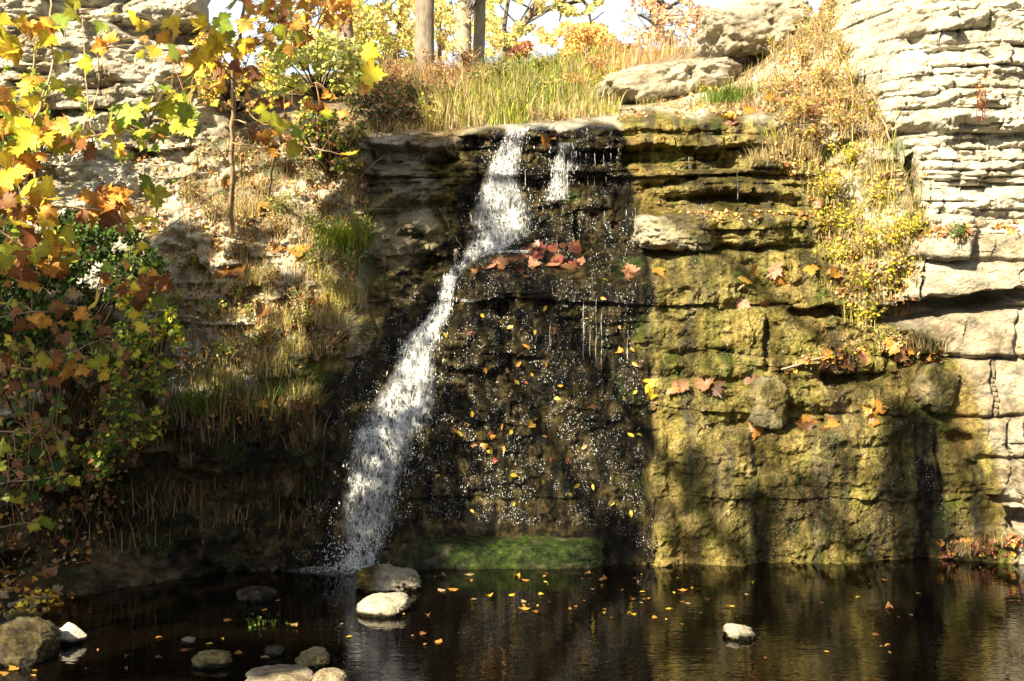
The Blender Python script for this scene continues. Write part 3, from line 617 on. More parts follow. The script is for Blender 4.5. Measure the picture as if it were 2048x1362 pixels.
for rows in STEP:
    Vc, q, c = cascade('step_foam', rows, .05, 1.6, 5, 3, 30); mb.add(Vc - WF0, [q], c)
o = mb.build('step_foam', M_FOAM, WF); o['kind'] = 'stuff'
# churned patch where the fall meets the pool
aa, rr_ = np.meshgrid(np.linspace(0, 2 * np.pi, 49), np.linspace(0, 1, 14), indexing='ij'); cy = 11.30; cx0 = (705 - 1024) / F * cy
wob = 1 + .3 * fbm(np.cos(aa) * 1.5, np.sin(aa) * 1.5, 33, 3)
Vp = np.stack([cx0 + -.0 + .56 * rr_ * wob * np.cos(aa), cy + .17 * rr_ * wob * np.sin(aa), .008 + .05 * (1 - rr_) ** 2 + .012 * fbm(aa * 2, rr_ * 6, 44, 3) * (1 - rr_)], -1)
i, j = np.meshgrid(np.arange(48), np.arange(13), indexing='ij'); q = np.stack([i * 14 + j, i * 14 + j + 1, (i + 1) * 14 + j + 1, (i + 1) * 14 + j], -1).reshape(-1, 4)
mb = MB(); mb.add(Vp.reshape(-1, 3) - WF0, [q], np.repeat((1.5 * (1 - rr_ ** 1.5)).reshape(-1, 1), 3, 1)); mb.build('churned_foam', M_FOAM, WF)
OCT_V = np.array([(1, 0, 0), (-1, 0, 0), (0, 1, 0), (0, -1, 0), (0, 0, 1), (0, 0, -1.)]); OCT_F = [np.array([[0, 2, 4], [2, 1, 4], [1, 3, 4], [3, 0, 4], [2, 0, 5], [1, 2, 5], [3, 1, 5], [0, 3, 5]])]
def drops_glints(mb, us, vs, off, r, stretch, gate=None):
    P, N, ok = hits(us, vs); m = len(P)
    if not m: return
    o = np.array([0, 0, H]); d = o - P; d /= np.linalg.norm(d, axis=1)[:, None]
    P = P + d * R.uniform(*off, (m, 1)) - WF0
    rr = r[0] + (r[1] - r[0]) * R.random(m) ** 2.5
    st = 1 + stretch * R.random(m) ** 2
    rot = np.zeros((m, 3, 3)); rot[:, 0, 0] = 1; rot[:, 1, 1] = 1; rot[:, 2, 2] = st; rot[:, 0, 2] = R.normal(0, .25, m) * (st - 1) * .4
    mb.scatter(OCT_V, OCT_F, P, rot, rr, np.ones((m, 3)))
def gated(poly, n, su, sv, thr, seed):
    us, vs = sample(poly, n * 4); g = fbm(us / su, vs / sv, seed, 4); k_ = np.where(g > thr)[0][:n]; return us[k_], vs[k_]
mb = MB()
def along(rows, n, spread):
    rv = np.array([r[0] for r in rows]); v = R.uniform(rv[0], rv[-1], n); L = np.interp(v, rv, [r[1] for r in rows]); Q = np.interp(v, rv, [r[2] for r in rows])
    t = .5 + R.normal(0, spread, n); return L + (Q - L) * t, v
for rows, n, sp in ((UP, 1700, .28), (LO, 2600, .30), (SIDE, 600, .33)):
    us, vs = along(rows, n * 3, sp); g = fbm(us / 14, vs / 22, 201, 3); k_ = np.where(g > -.02)[0][:n]; drops_glints(mb, us[k_], vs[k_], (.03, .13), (.0012, .0042), 7.0)
us, vs = along([(1085, 640, 770), (1145, 620, 775)], 450, .25); drops_glints(mb, us, vs, (.02, .2), (.002, .007), .6)
us, vs = along([(1128, 625, 780), (1160, 600, 800)], 900, .3); drops_glints(mb, us, vs, (.005, .06), (.001, .004), .4)
o = mb.build('spray_droplets', M_DROP_GLINT, WF); o['kind'] = 'stuff'
mb = MB()
P_SPK = [(985, 252), (1240, 245), (1265, 400), (1285, 560), (1290, 1000), (1320, 1128), (1210, 1050), (760, 1050), (580, 1128), (600, 1020), (690, 980), (740, 780), (660, 860), (700, 690), (790, 580), (960, 540), (940, 420), (960, 300)]
us, vs = gated(P_SPK, 16000, 15, 30, -.02, 211); drops_glints(mb, us, vs, (.004, .02), (.0004, .0033), 2.2)  # white specks standing in for sun glints on the wet and mossy rock
us, vs = gated([(1290, 300), (1620, 330), (1640, 560), (1880, 860), (1960, 1110), (1300, 1125)], 8500, 16, 60, .06, 221); drops_glints(mb, us, vs, (.004, .015), (.0006, .0026), 1.5)
o = mb.build('white_glint_specks', M_DROP_GLINT, WF); o['kind'] = 'stuff'
for u, v0, v1 in [(1142, 305, 335), (1160, 305, 338), (1172, 308, 332), (1190, 306, 340), (1208, 308, 336), (1222, 306, 334), (1104, 330, 372), (1050, 340, 375), (1128, 300, 400), (1135, 320, 390), (1175, 352, 372), (1188, 352, 372), (1212, 352, 370), (1252, 418, 440), (1270, 415, 440), (1208, 422, 448), (1378, 315, 342),
                   (1167, 600, 720), (1192, 590, 735), (1203, 620, 740), (1180, 650, 720), (1255, 660, 720), (1100, 640, 700), (1475, 345, 400)]:
    nseg = max(4, int((v1 - v0) / 5)); vv = np.linspace(v0, v1, nseg); p = [hit(u, v)[0] for v in vv]; ymin = min(q[1] for q in p) - .015
    P = np.array([pt(u + .8 * math.sin(v * .09 + u), v, ymin) for v in vv]); r_ = .0020 * np.clip(fbm(vv / 6, vv * 0 + u, 5, 2) + .35, .06, 1)
    mb = MB(); mb.tube(P - WF0, r_, 5); mb.build('drip_strand', M_DROP_GLINT, WF)
mb = MB()
for u0, u1, v0, v1, y0 in [(760, 1230, 1136, 1130, 0)]:
    us = np.arange(u0, u1, 3.0); vv = np.interp(us, [u0, u1], [v0, v1]) + 2.0 * fbm(us / 15, us * 0, 8)
    y = wl(vv); P = np.stack([(us - 1024) / F * y, y - .01, 0 * us + .004], 1); r = (.012 if u0 == 640 else .006) * np.clip(.25 + 1.2 * fbm(us / 25, us * 0, 9, 3), .05, 1)
    keep = fbm(us / 40, us * 0 + 3, 19, 3) > (-.6 if u0 == 640 else -.12 if u0 == 760 else .12)
    for a in range(len(us) - 1):
        if keep[a]: mb.tube(P[a:a + 2] - WF0, r[a:a + 2], 5)
mb.build('foam_line', M_DROP_GLINT, WF)
# ------------------------------------------------------------------ grass and weeds
def plant_hits(poly, n, thr=None, s=30, seed=0):
    us, vs = sample(poly, n if thr is None else n * 3)
    if thr is not None: k_ = np.where(fbm(us / s, vs / s, seed, 3) > thr)[0][:n]; us, vs = us[k_], vs[k_]
    return hits(us, vs)[:2]
def stuff_grass(name, label, specs, cat='grass'):
    mb = MB()
    for poly, n, h, wd, lean, keys in specs:
        P, N = plant_hits(poly, n); m = len(P)
        cl = .55 + .9 * np.clip(.5 + fbm(P[:, 0] * 1.7, P[:, 1] * 1.7 + P[:, 2] * 2, 88, 3), 0, 1)
        hh = R.uniform(h[0], h[1], m) * cl; blades(mb, P - N * .01, hh, R.uniform(.6, 1.3, m) * wd, R.uniform(.1, lean, m), pick(keys, m))
    o = mb.build(name, M_GRASS); tag(o, label, cat, kind='stuff')
stuff_grass('grass', 'tall green and straw grass on the hill behind the lip of the falls', [
    ([(960, 125), (1230, 108), (1225, 190), (1130, 215), (980, 240), (930, 200)], 6500, (.08, .34), .008, 1.2, 'mg mg g straw yg tan dg'),
    ([(1080, 215), (1230, 180), (1240, 232), (1060, 246)], 700, (.1, .3), .012, .7, 'straw tan g'),
    ([(840, 230), (1060, 190), (1060, 246), (940, 256), (850, 262)], 1300, (.15, .4), .011, .8, 'straw yg tan mg'),
    ([(980, 238), (1060, 232), (1060, 247), (980, 250)], 400, (.08, .16), .01, .7, 'mg yg g')])
stuff_grass('grass', 'reddish brown dry weeds on the hill below the bare trunks', [
    ([(740, 135), (980, 122), (960, 215), (840, 225), (730, 200)], 5000, (.08, .34), .008, 1.3, 'br tan straw mg br straw pk'),
    ([(1130, 130), (1240, 100), (1400, 85), (1400, 100), (1240, 150), (1180, 200)], 900, (.12, .35), .012, .8, 'straw pk tan o')])
stuff_grass('grass', 'dry straw grass scattered over the slope under the right cliff', [
    ([(1430, 105), (1660, 40), (1720, 160), (1780, 290), (1660, 310), (1560, 225), (1420, 225)], 2600, (.06, .22), .007, .9, 'straw tan br mg straw'),
    ([(1500, 285), (1660, 260), (1840, 330), (1850, 520), (1820, 620), (1690, 660), (1640, 560), (1640, 420)], 2600, (.10, .30), .007, .9, 'straw yg tan straw mg')])
stuff_grass('grass', 'thin dry grass and stems over the earth bank left of the falls', [
    ([(380, 330), (560, 260), (720, 280), (740, 400), (720, 560), (660, 680), (540, 760), (380, 740), (330, 560)], 5200, (.08, .24), .006, .9, 'straw tan straw mg br straw'),
    ([(200, 720), (660, 760), (640, 840), (420, 850), (180, 840)], 1500, (.10, .25), .008, .9, 'straw mg dg br'),
    ([(0, 820), (420, 840), (650, 850), (640, 1060), (200, 1120), (0, 1140)], 1800, (.10, .35), .006, 1.0, 'br tan dg')])
def tuft(u, v, h, n, wd, keys, label, rad=.09, lean=.9, group=None, name='grass_tuft', cat='grass tuft'):
    p, nr = hit(u, v)
    if p is None: return
    q = R.normal(0, rad, (n, 3)); q[:, 2] *= .25; mb = MB()
    q *= np.minimum(1, 2.2 * rad / (np.linalg.norm(q, axis=1)[:, None] + 1e-6)); blades(mb, q - np.array([0, 0, .02]), R.uniform(.5, 1, n) * h, R.uniform(.6, 1.2, n) * wd, R.uniform(.3, lean, n), pick(keys, n))
    return tag(mb.build(name, M_GRASS, None, True, p), label, cat, group)
tuft(690, 490, .36, 750, .006, 'g mg yg', 'bright green grass tuft on the edge of the bank left of the falls', .13)
tuft(1455, 205, .30, 600, .007, 'mg g mg', 'green grass tuft on the slope under the perched boulder', .13)
tuft(392, 815, .24, 350, .007, 'mg g mg', 'vivid green tuft at the edge of the deep shade', .09)
for u, v, h, n in [(690, 600, .30, 300), (655, 640, .26, 260), (560, 650, .28, 300), (440, 770, .30, 360), (540, 740, .28, 320), (610, 700, .24, 260), (470, 430, .24, 260), (640, 560, .22, 220), (520, 560, .22, 240)]:
    tuft(u, v, h, n, .006, 'straw straw tan yg', 'pale straw grass tuft on the sunny earth bank', .09, .9, 'straw tufts on the bank')
for u, v, h, n in [(1560, 300, .22, 160), (1520, 320, .20, 130), (1600, 310, .24, 160), (1850, 690, .22, 200), (1930, 1095, .14, 200), (1980, 1080, .14, 160)]:
    tuft(u, v, h, n, .005, 'straw tan straw', 'dry tuft hanging on a ledge of the right wall', .08, 1.1, 'dry tufts on the right wall')
def weed(u, v, h, nst, keys, label, group=None, spread=.5, leaf=.035, npl=9, name='weed', cat='weed', stem='straw', base=None):
    p = hit(u, v)[0] if base is None else base
    if p is None: return
    o = empty(name, p, label, cat, group); ms = MB(); ml = MB()
    for s in range(nst):
        a = R.uniform(0, 6.28); l = R.uniform(.1, spread); hh = h * R.uniform(.6, 1)
        t = np.linspace(0, 1, 6); D = np.array([math.cos(a), math.sin(a) - .4, 0])
        P = np.array([0, 0, 1.]) * (t * hh * (1 - .2 * l))[:, None] + D * (l * hh * t ** 1.6)[:, None] + R.normal(0, .03, 3) * np.array([1, 1, 0])
        P[0, 2] = -.03; ms.tube(P, np.linspace(.0035, .0012, 6), 4, pick(stem, 1)[0], False)
        m = npl; tt = R.uniform(.25, 1.02, m); c = np.stack([np.interp(tt, t, P[:, i]) for i in range(3)], 1) + R.normal(0, .02, (m, 3))
        N = rdir(m); N[:, 2] = np.abs(N[:, 2]) + .4; N[:, 1] -= .3
        ml.scatter(curl(OVA_V * np.array([1.3, 1, 1]), .1, -.2), OVA_F, c, rots(N, R.uniform(0, 6.28, m)), R.uniform(.6, 1.3, m) * leaf, pick(keys, m))
    ms.build('stem', M_BARK, o); ml.build('foliage', M_LEAF, o); return o
for u, v, h in [(1690, 470, .36), (1740, 520, .38), (1790, 500, .34), (1720, 590, .36), (1690, 620, .30), (1780, 590, .34), (1660, 400, .30), (1700, 340, .32), (1820, 480, .28), (1760, 420, .32), (1730, 650, .28), (1800, 560, .3), (1680, 540, .3), (1650, 470, .28)]:
    weed(u, v, h, 26, 'yg y yg straw', 'yellow green leafy weed on the slope below the right cliff', 'yellow green weeds below the right cliff', .8, .030, 12)
for u, v, h in [(520, 400, .3), (570, 350, .32), (620, 380, .3), (650, 440, .26), (420, 440, .28), (560, 480, .26), (480, 520, .24), (600, 620, .26), (700, 400, .28), (540, 580, .25), (380, 400, .26), (660, 700, .24)]:
    weed(u, v, h, 22, 'tan br straw mg br', 'dry brown weed with small leaves on the earth bank', 'dry weeds on the earth bank', .8, .024, 10)
for u, v, h in [(500, 650, .22), (400, 540, .22), (470, 600, .24), (630, 470, .24), (560, 430, .24), (520, 700, .24), (660, 590, .24), (720, 480, .26), (700, 620, .22), (610, 660, .22), (430, 640, .22), (450, 720, .24), (620, 540, .24), (580, 720, .22), (350, 620, .2), (700, 540, .22)]:
    weed(u, v, h, 24, 'mg yg mg straw', 'low green leafy weed on the earth bank', 'green weeds on the earth bank', .9, .022, 11)
for u, v, h in [(740, 262, .22), (800, 262, .2), (870, 258, .2), (940, 250, .16), (1110, 238, .14), (1200, 228, .14), (1310, 212, .16), (1380, 215, .18), (1500, 215, .2)]:
    tuft(u, v, h, 160, .005, 'straw tan mg br', 'small dry grass tuft along the lip of the falls', .09, 1.2, 'dry tufts along the lip')
for k_, (u, v, h, ks) in enumerate([(790, 180, .4, 'br tan r o'), (880, 170, .4, 'br tan pk'), (960, 190, .35, 'tan br mg'), (900, 215, .35, 'br dg tan'), (830, 215, .35, 'dg br mg'), (1000, 165, .4, 'mg dg tan'), (1080, 150, .4, 'mg yg tan'), (1150, 190, .3, 'o tan pk'), (1190, 150, .35, 'o pk tan'), (1110, 200, .3, 'mg yg straw'), (760, 215, .35, 'br dg'), (1215, 195, .3, 'yg y mg'), (1250, 200, .22, 'yg o mg'), (930, 140, .4, 'br tan'), (860, 145, .4, 'br pk o')]):
    weed(u, v, h, 30, ks, 'rusty or green bushy weed on the hill behind the lip', 'bushy weeds on the hill', .9, .034, 14)
for u, v, h in [(1420, 120, .2), (1450, 108, .22), (1500, 118, .2), (1550, 105, .22), (1400, 185, .16), (1300, 200, .16), (1360, 195, .15)]:
    weed(u, v, h, 22, 'tan straw o yg', 'scrubby weed at the foot of the two boulders on the upper slope', 'scrubby weeds by the upper boulders', .9, .02, 10)
for u, v, h in [(1655, 70, .35), (1675, 130, .38), (1705, 180, .36), (1735, 240, .36), (1760, 290, .34), (1690, 270, .34), (1665, 30, .3), (1650, 180, .34), (1600, 240, .26), (1620, 290, .26), (1570, 262, .24), (1540, 200, .26)]:
    weed(u, v, h, 26, 'tan straw yg br o', 'straw coloured brush on the slope against the right cliff', 'brush against the right cliff', .9, .024, 12)
for u, v, h in [(1600, 130, .35), (1640, 110, .4), (1560, 180, .3), (1630, 190, .35), (1680, 220, .35), (1610, 80, .35)]:
    weed(u, v, h, 20, 'tan br straw yg o', 'brown dry weed on the slope beside the perched boulder', 'dry weeds beside the perched boulder', .8, .022, 10)
for u, v, h in [(1700, 720, .25), (1640, 730, .22), (1800, 700, .25), (1760, 690, .22)]:
    weed(u, v, h, 16, 'yg mg straw tan', 'sparse green weed growing on a ledge of the mossy wall', 'weeds on the mossy wall', .9, .024, 8)
weed(1915, 478, .16, 14, 'mg dg', 'small blue green plant in a crack above the long dark gap', None, .7, .022, 14)
weed(1957, 235, .42, 5, 'r o', 'thin red dried stalk standing on the right cliff', None, .12, .026, 16, stem='r')
weed(855, 245, .30, 5, 'y', 'yellow flowering goldenrod at the edge of the lip', None, .3, .03, 22)
for u, v in [(520, 1247), (527, 1245), (555, 1243)]:
    pass
for k_, (u, v, lab) in enumerate([(497, 1250, 'leftmost of the three small green sprigs rising from the pool'), (524, 1250, 'middle one of the three small green sprigs rising from the pool'), (555, 1250, 'rightmost of the three small green sprigs rising from the pool')]):
    y = wl(v); weed(0, 0, .055, 4, 'mg dg mg', lab, None, .6, .022, 3, 'water_plant', 'plant', 'mg', np.array([(u - 1024) / F * y, y, 0]))
def bush(name, poly, yr, n, leaf, keys, label, cat='shrub', clump=40, thr=-.05, seed=0, nst=14, base=None, stemc='br', shape=None, group=None, upn=.5, stem_r=.012):
    """shrub: stems fanning from the ground through a crown volume of clumped leaves"""
    pl = np.array(poly, float); bu = pl[:, 0].mean() if base is None else base[0]; bv = pl[:, 1].max() if base is None else base[1]
    ym = (yr[0] + yr[1]) / 2
    p = hit(bu, bv)[0]
    if p is None: p = pt(bu, bv, ym)
    if base is not None and len(base) > 2: p = pt(bu, bv, base[2])
    o = empty(name, p, label, cat, group)
    us, vs = sample(poly, n * 3); g = fbm(us / clump, vs / clump, seed + 300, 3); k_ = np.where(g > thr)[0][:n]; us, vs = us[k_], vs[k_]; m = len(us)
    dd = (fbm(us / clump + 7, vs / clump, seed + 310, 2) + 1) / 2; ys = yr[0] + (yr[1] - yr[0]) * np.clip(dd + R.normal(0, .18, m), 0, 1)
    P = np.stack([(us - 1024) / F * ys, ys, H - (vs - VH) / F * ys], 1)
    ml = MB(); N = rdir(m); N[:, 2] = np.abs(N[:, 2]) * .8 + upn * .3; N[:, 1] -= upn
    tv, tf = shape or (curl(OVA_V * np.array([1.3, 1, 1]), .15, -.2), OVA_F)
    ml.scatter(tv, tf, P - p, rots(N, R.uniform(0, 6.28, m)), R.uniform(.6, 1.35, m) * leaf, pick(keys, m, .35)); ml.build('foliage', M_LEAF, o)
    ms = MB()
    for q in P[R.choice(m, min(nst, m), False)]:
        t = np.linspace(0, 1, 7)[:, None]; mid = (p + q) / 2 + np.array([R.normal(0, .1), -.1, .12 * np.linalg.norm(q - p)])
        path = (1 - t) ** 2 * p + 2 * t * (1 - t) * mid + t ** 2 * q; ms.tube(path - p, np.linspace(stem_r, stem_r * .25, 7), 5, pick(stemc, 1)[0] * np.array([.28, .42, .6]), False)
    ms.build('stems', M_BARK, o); return o
RHS = (RH_V * np.array([1.2, 1, 1.5]), RH_F)
bush('shrub', [(-40, 440), (130, 420), (250, 440), (330, 520), (330, 640), (240, 720), (60, 740), (-40, 720)], (10.9, 12.0), 9000, .042, 'dg mg dg dg g', 'dense dark green leafy shrub behind the orange leaves at the left edge', 'shrub', 35, -.15, 1, 30, (120, 860))
bush('shrub', [(-40, 700), (250, 690), (330, 720), (330, 860), (200, 960), (-40, 980)], (9.8, 10.9), 2200, .05, 'dg mg br yg', 'shaded undergrowth shrub below the dark green one', 'shrub', 40, 0, 2, 30, (120, 1010))
bush('vine', [(-20, 130), (130, 140), (180, 200), (140, 300), (30, 330), (-20, 320)], (12.2, 12.9), 900, .05, 'mg g mg yg', 'bright green leafy vine climbing the upper left cliff', 'vine', 30, .02, 3, 16, (60, 400))
bush('shrub', [(230, 560), (330, 560), (370, 680), (330, 800), (250, 780)], (10.6, 11.2), 520, .05, 'yg g y mg', 'thin yellow green sapling in front of the shaded rock', 'shrub', 25, .05, 4, 12, (300, 830))
bush('shrub', [(700, 190), (790, 175), (870, 200), (860, 255), (720, 268), (690, 240)], (13.7, 14.6), 2600, .035, 'dg br dg tan', 'dark tangled bush at the left end of the lip', 'shrub', 22, -.1, 5, 26, (770, 266), shape=RHS)
bush('shrub', [(600, 200), (700, 190), (740, 260), (720, 340), (620, 340), (560, 280)], (12.7, 13.6), 2600, .036, 'dg br mg tan yg', 'olive brown bush on the bank above the dark ledge', 'shrub', 22, -.05, 6, 26, (660, 360), shape=RHS)
bush('shrub', [(530, 70), (640, 60), (740, 100), (760, 150), (700, 200), (600, 220), (520, 200)], (15.5, 18), 5600, .06, 'pg yg pg py', 'large yellow green bush against the sky at the upper left', 'shrub', 28, -.1, 7, 26, (640, 200), shape=RHS)
bush('shrub', [(700, 90), (830, 60), (830, 150), (760, 160), (710, 150)], (22, 25), 1500, .07, 'py pg yg', 'pale green bush left of the thick bare trunk', 'shrub', 22, -.05, 8, 16, (770, 150), shape=RHS)
bush('shrub', [(385, 70), (440, 60), (540, 120), (560, 210), (480, 230), (400, 200)], (13.2, 14.2), 2200, .04, 'yg tan br y', 'tan and yellow brush filling the gap at the end of the upper left cliff', 'shrub', 24, -.12, 41, 22, (470, 225), shape=RHS)
bush('shrub', [(1075, 60), (1130, 42), (1205, 50), (1240, 85), (1225, 115), (1090, 125)], (28, 31), 3600, .085, 'po po py o', 'bright orange bush on the skyline behind the reeds', 'shrub', 20, -.12, 9, 14, (1160, 118, 29), shape=RHS)
bush('shrub', [(1010, 88), (1060, 82), (1068, 115), (1015, 122)], (33, 35), 500, .09, 'r pk r o', 'small red bush on the skyline beside the crooked tree', 'shrub', 15, -.2, 10, 8, (1040, 118, 34), shape=RHS)
bush('shrub', [(1210, 80), (1260, 88), (1280, 102), (1200, 118)], (25, 27), 500, .06, 'pk o straw', 'sparse pinkish bush between the reeds and the pale slab', 'shrub', 15, -.1, 11, 8, (1235, 112, 26), shape=RHS)
# ------------------------------------------------------------------ trees on the hill
def tree(label, trunk, Y, r, bark, crowns=(), limbs=(), name='tree', group=None, leaf=.08, n=900, keys='y yg', clump=26, thr=0., seed=0, depth=1.6, twigs=14):
    """trunk and limbs: lists of photo points at distance Y, r in metres at base and top"""
    T = np.array([pt(u, v, Y) for u, v in trunk]); base = T[0].copy(); g = BVH.ray_cast(Vector((base[0], base[1], 20)), Vector((0, 0, -1)))[0]
    if g is not None and abs(g[2] - base[2]) < 1.5: base[2] = g[2]
    T[0] = base - np.array([0, 0, .1])
    o = empty(name, base, label, 'tree', group)
    def smooth(P, q=5):
        t = np.arange(len(P)); tt = np.linspace(0, len(P) - 1, (len(P) - 1) * q + 1); S = np.stack([np.interp(tt, t, P[:, i]) for i in range(3)], 1)
        return np.concatenate([S[:1], (S[:-2] + 2 * S[1:-1] + S[2:]) / 4, S[-1:]]) if len(S) > 2 else S
    mb = MB(); P = smooth(T); rr = np.linspace(r[0], r[1], len(P)); rr[0] *= 1.25; rr = rr * (1 + .05 * R.normal(size=len(P)))
    mb.tube(P - base, rr, 14, bark)
    for lp, l0, l1 in limbs:
        L = smooth(np.array([pt(u, v, Y + (dy if False else 0)) for u, v in lp])); L[:, 1] += np.linspace(0, R.uniform(-.5, .5), len(L)); mb.tube(L - base, np.linspace(l0, l1, len(L)), 8, np.array(bark) * .55)
    allp = []
    for poly in crowns:
        us, vs = sample(poly, n * 3); gq = fbm(us / clump, vs / clump, seed + 400, 3); k_ = np.where(gq > thr)[0][:n]; us, vs = us[k_], vs[k_]
        ys = Y + R.normal(0, depth * .5, len(us)); allp.append(np.stack([(us - 1024) / F * ys, ys, H - (vs - VH) / F * ys], 1))
    if allp:
        A = np.concatenate(allp); m = len(A)
        for q in A[R.choice(m, min(twigs, m), False)]:
            s = P[R.integers(len(P) // 2, len(P))]; t = np.linspace(0, 1, 6)[:, None]; mid = (s + q) / 2 + R.normal(0, .1, 3)
            mb.tube((1 - t) ** 2 * s + 2 * t * (1 - t) * mid + t ** 2 * q - base, np.linspace(r[1] * .35, .006, 6), 5, np.array(bark) * .6, False)
        ml = MB(); N = rdir(m); N[:, 1] -= .5; N[:, 2] += .3
        ml.scatter(RHS[0], RH_F, A - base, rots(N, R.uniform(0, 6.28, m)), R.uniform(.6, 1.3, m) * leaf, pick(keys, m, .3)); ml.build('crown', M_LEAF, o)
    mb.build('trunk', M_BARK, o); return o
GREY = (.25, .205, .155); PALE = (.34, .28, .20); DARK = (.10, .075, .055)
tree('thick smooth grey trunk on the hill above the bank', [(848, 138), (849, 60), (851, -60), (850, -260)], 21, (.15, .13), GREY, [[(700, -420), (1000, -420), (960, -60), (740, -70)]], keys='py pg', n=500, seed=1)
for q_, (poly_, yy_, n_l, ks_, bu_) in enumerate([([(720, 20), (850, 10), (850, 120), (720, 140)], (30, 36), 2400, 'py pg py po', 780), ([(870, 40), (1010, 30), (1010, 110), (870, 120)], (32, 38), 1500, 'py pg po', 930), ([(560, -20), (720, -20), (720, 90), (560, 100)], (28, 34), 2600, 'pg py pk', 640), ([(1240, 20), (1420, 10), (1420, 80), (1250, 90)], (38, 44), 1400, 'pp pp po', 1340)]):
    bush('shrub', poly_, yy_, n_l, .085, ks_, ['loose yellow thicket far behind the thick grey trunk', 'thin yellow thicket far behind the mottled trunks', 'pale green thicket far behind the sapling top', 'faint pink thicket far behind the pale slab'][q_], 'shrub', 18, .0, 30 + q_, 14, (bu_, 125, sum(yy_) / 2), shape=RHS)
tree('mottled pale trunk, left one of the leaning pair right of the thick grey trunk', [(930, 127), (927, 60), (931, -40), (935, -220)], 23, (.125, .115), PALE, [[(880, -420), (1050, -420), (1020, -60), (900, -70)]], keys='py pg', n=300, seed=2)
tree('mottled pale trunk, right one of the leaning pair right of the thick grey trunk', [(955, 126), (959, 60), (962, -40), (966, -220)], 23.4, (.10, .095), PALE, [[(925, -60), (950, 10), (945, 90), (930, 80)]], keys='py po', n=60, seed=3)
tree('slender yellow leaved tree just left of the thick grey trunk', [(788, 140), (792, 90), (800, 40), (806, -80)], 24, (.055, .035), (.22, .18, .13), [[(700, -40), (838, -40), (835, 40), (815, 110), (740, 100), (700, 60)]], keys='py py pg po', n=2200, seed=4, clump=18)
tree('slender leafy tree between the thick grey trunk and the mottled pair', [(880, 132), (878, 60), (882, -60)], 25, (.04, .03), (.26, .22, .16), [[(866, -40), (918, -40), (915, 60), (890, 100), (868, 80)]], keys='py pg py po', n=520, seed=5, clump=14)
tree('crooked yellow tree with a low forked trunk on the skyline', [(1003, 118), (1010, 92), (1014, 82), (1030, 68), (1045, 50), (1062, 28), (1085, -10), (1090, -60)], 26, (.085, .06), (.24, .19, .14),
     [[(965, -40), (1100, -40), (1080, 50), (1040, 95), (1000, 90), (972, 50)], [(1080, -40), (1230, -40), (1225, 20), (1190, 40), (1100, 20)]],
     [([(1014, 84), (1008, 60), (1012, 30), (1020, -20)], .05, .03), ([(1062, 30), (1100, 15), (1140, 6), (1165, 0), (1176, 12), (1182, 47)], .05, .02), ([(1112, 10), (1122, 30), (1118, 45)], .03, .012), ([(1182, 42), (1190, 40), (1204, 30)], .014, .008)], keys='py py pg py', n=1300, seed=6, clump=20, thr=.02)
tree('sparse pink and orange tree on the skyline left of the perched boulder', [(1345, 95), (1340, 82), (1318, 58), (1296, 38), (1274, 28)], 30, (.06, .02), (.16, .13, .11),
     [[(1250, -40), (1410, -40), (1405, 60), (1370, 90), (1310, 90), (1280, 60)]], [([(1345, 88), (1344, 70), (1352, 58)], .03, .015), ([(1290, -30), (1322, 4), (1335, 19), (1352, 8), (1380, -10)], .06, .03), ([(1330, 14), (1322, 4), (1312, -12)], .05, .05)], keys='pp po pp pk', n=1500, seed=7, clump=24, thr=.05, leaf=.085)
tree('brown leafed tree with a stout trunk at the top left of the hill', [(695, 120), (692, 60), (690, 0), (690, -100)], 22, (.12, .10), (.28, .20, .15), [[(560, -60), (700, -60), (720, 40), (660, 80), (560, 60)]], keys='br o tan y', n=700, seed=8, clump=22)
tree('thin yellow tree behind the green bush at the top left', [(735, 130), (728, 60), (715, 0), (700, -60)], 25, (.05, .03), (.2, .16, .12), [[(640, -40), (760, -40), (770, 60), (740, 110), (650, 90)]], keys='pg py py yg', n=2200, seed=9, clump=18)
hs = empty('pavilion', pt(1262, 100, 60), 'distant low building with a brown roof on the skyline', 'building'); mb = MB(); b0 = np.array(hs.location)
def boxv(x0, x1, y0, y1, z0, z1):
    V = np.array([(x, y, z) for x in (x0, x1) for y in (y0, y1) for z in (z0, z1)], float)
    return V, [np.array([[0, 1, 3, 2], [4, 6, 7, 5], [0, 4, 5, 1], [2, 3, 7, 6], [0, 2, 6, 4], [1, 5, 7, 3]])]
mb.add(*boxv(-.6, .55, 0, 2, -2, .12), (.55, .52, .48)); mb.build('wall', M_BARK, hs, False)
mb = MB(); V = np.array([(-.9, -.3, .12), (.75, -.3, .16), (.5, 1, .42), (-.6, 1, .40), (-.9, 2.3, .12), (.75, 2.3, .16)]); mb.add(V, [np.array([[0, 1, 2, 3], [3, 2, 5, 4]])], (.30, .19, .14)); mb.build('roof', M_BARK, hs, False)
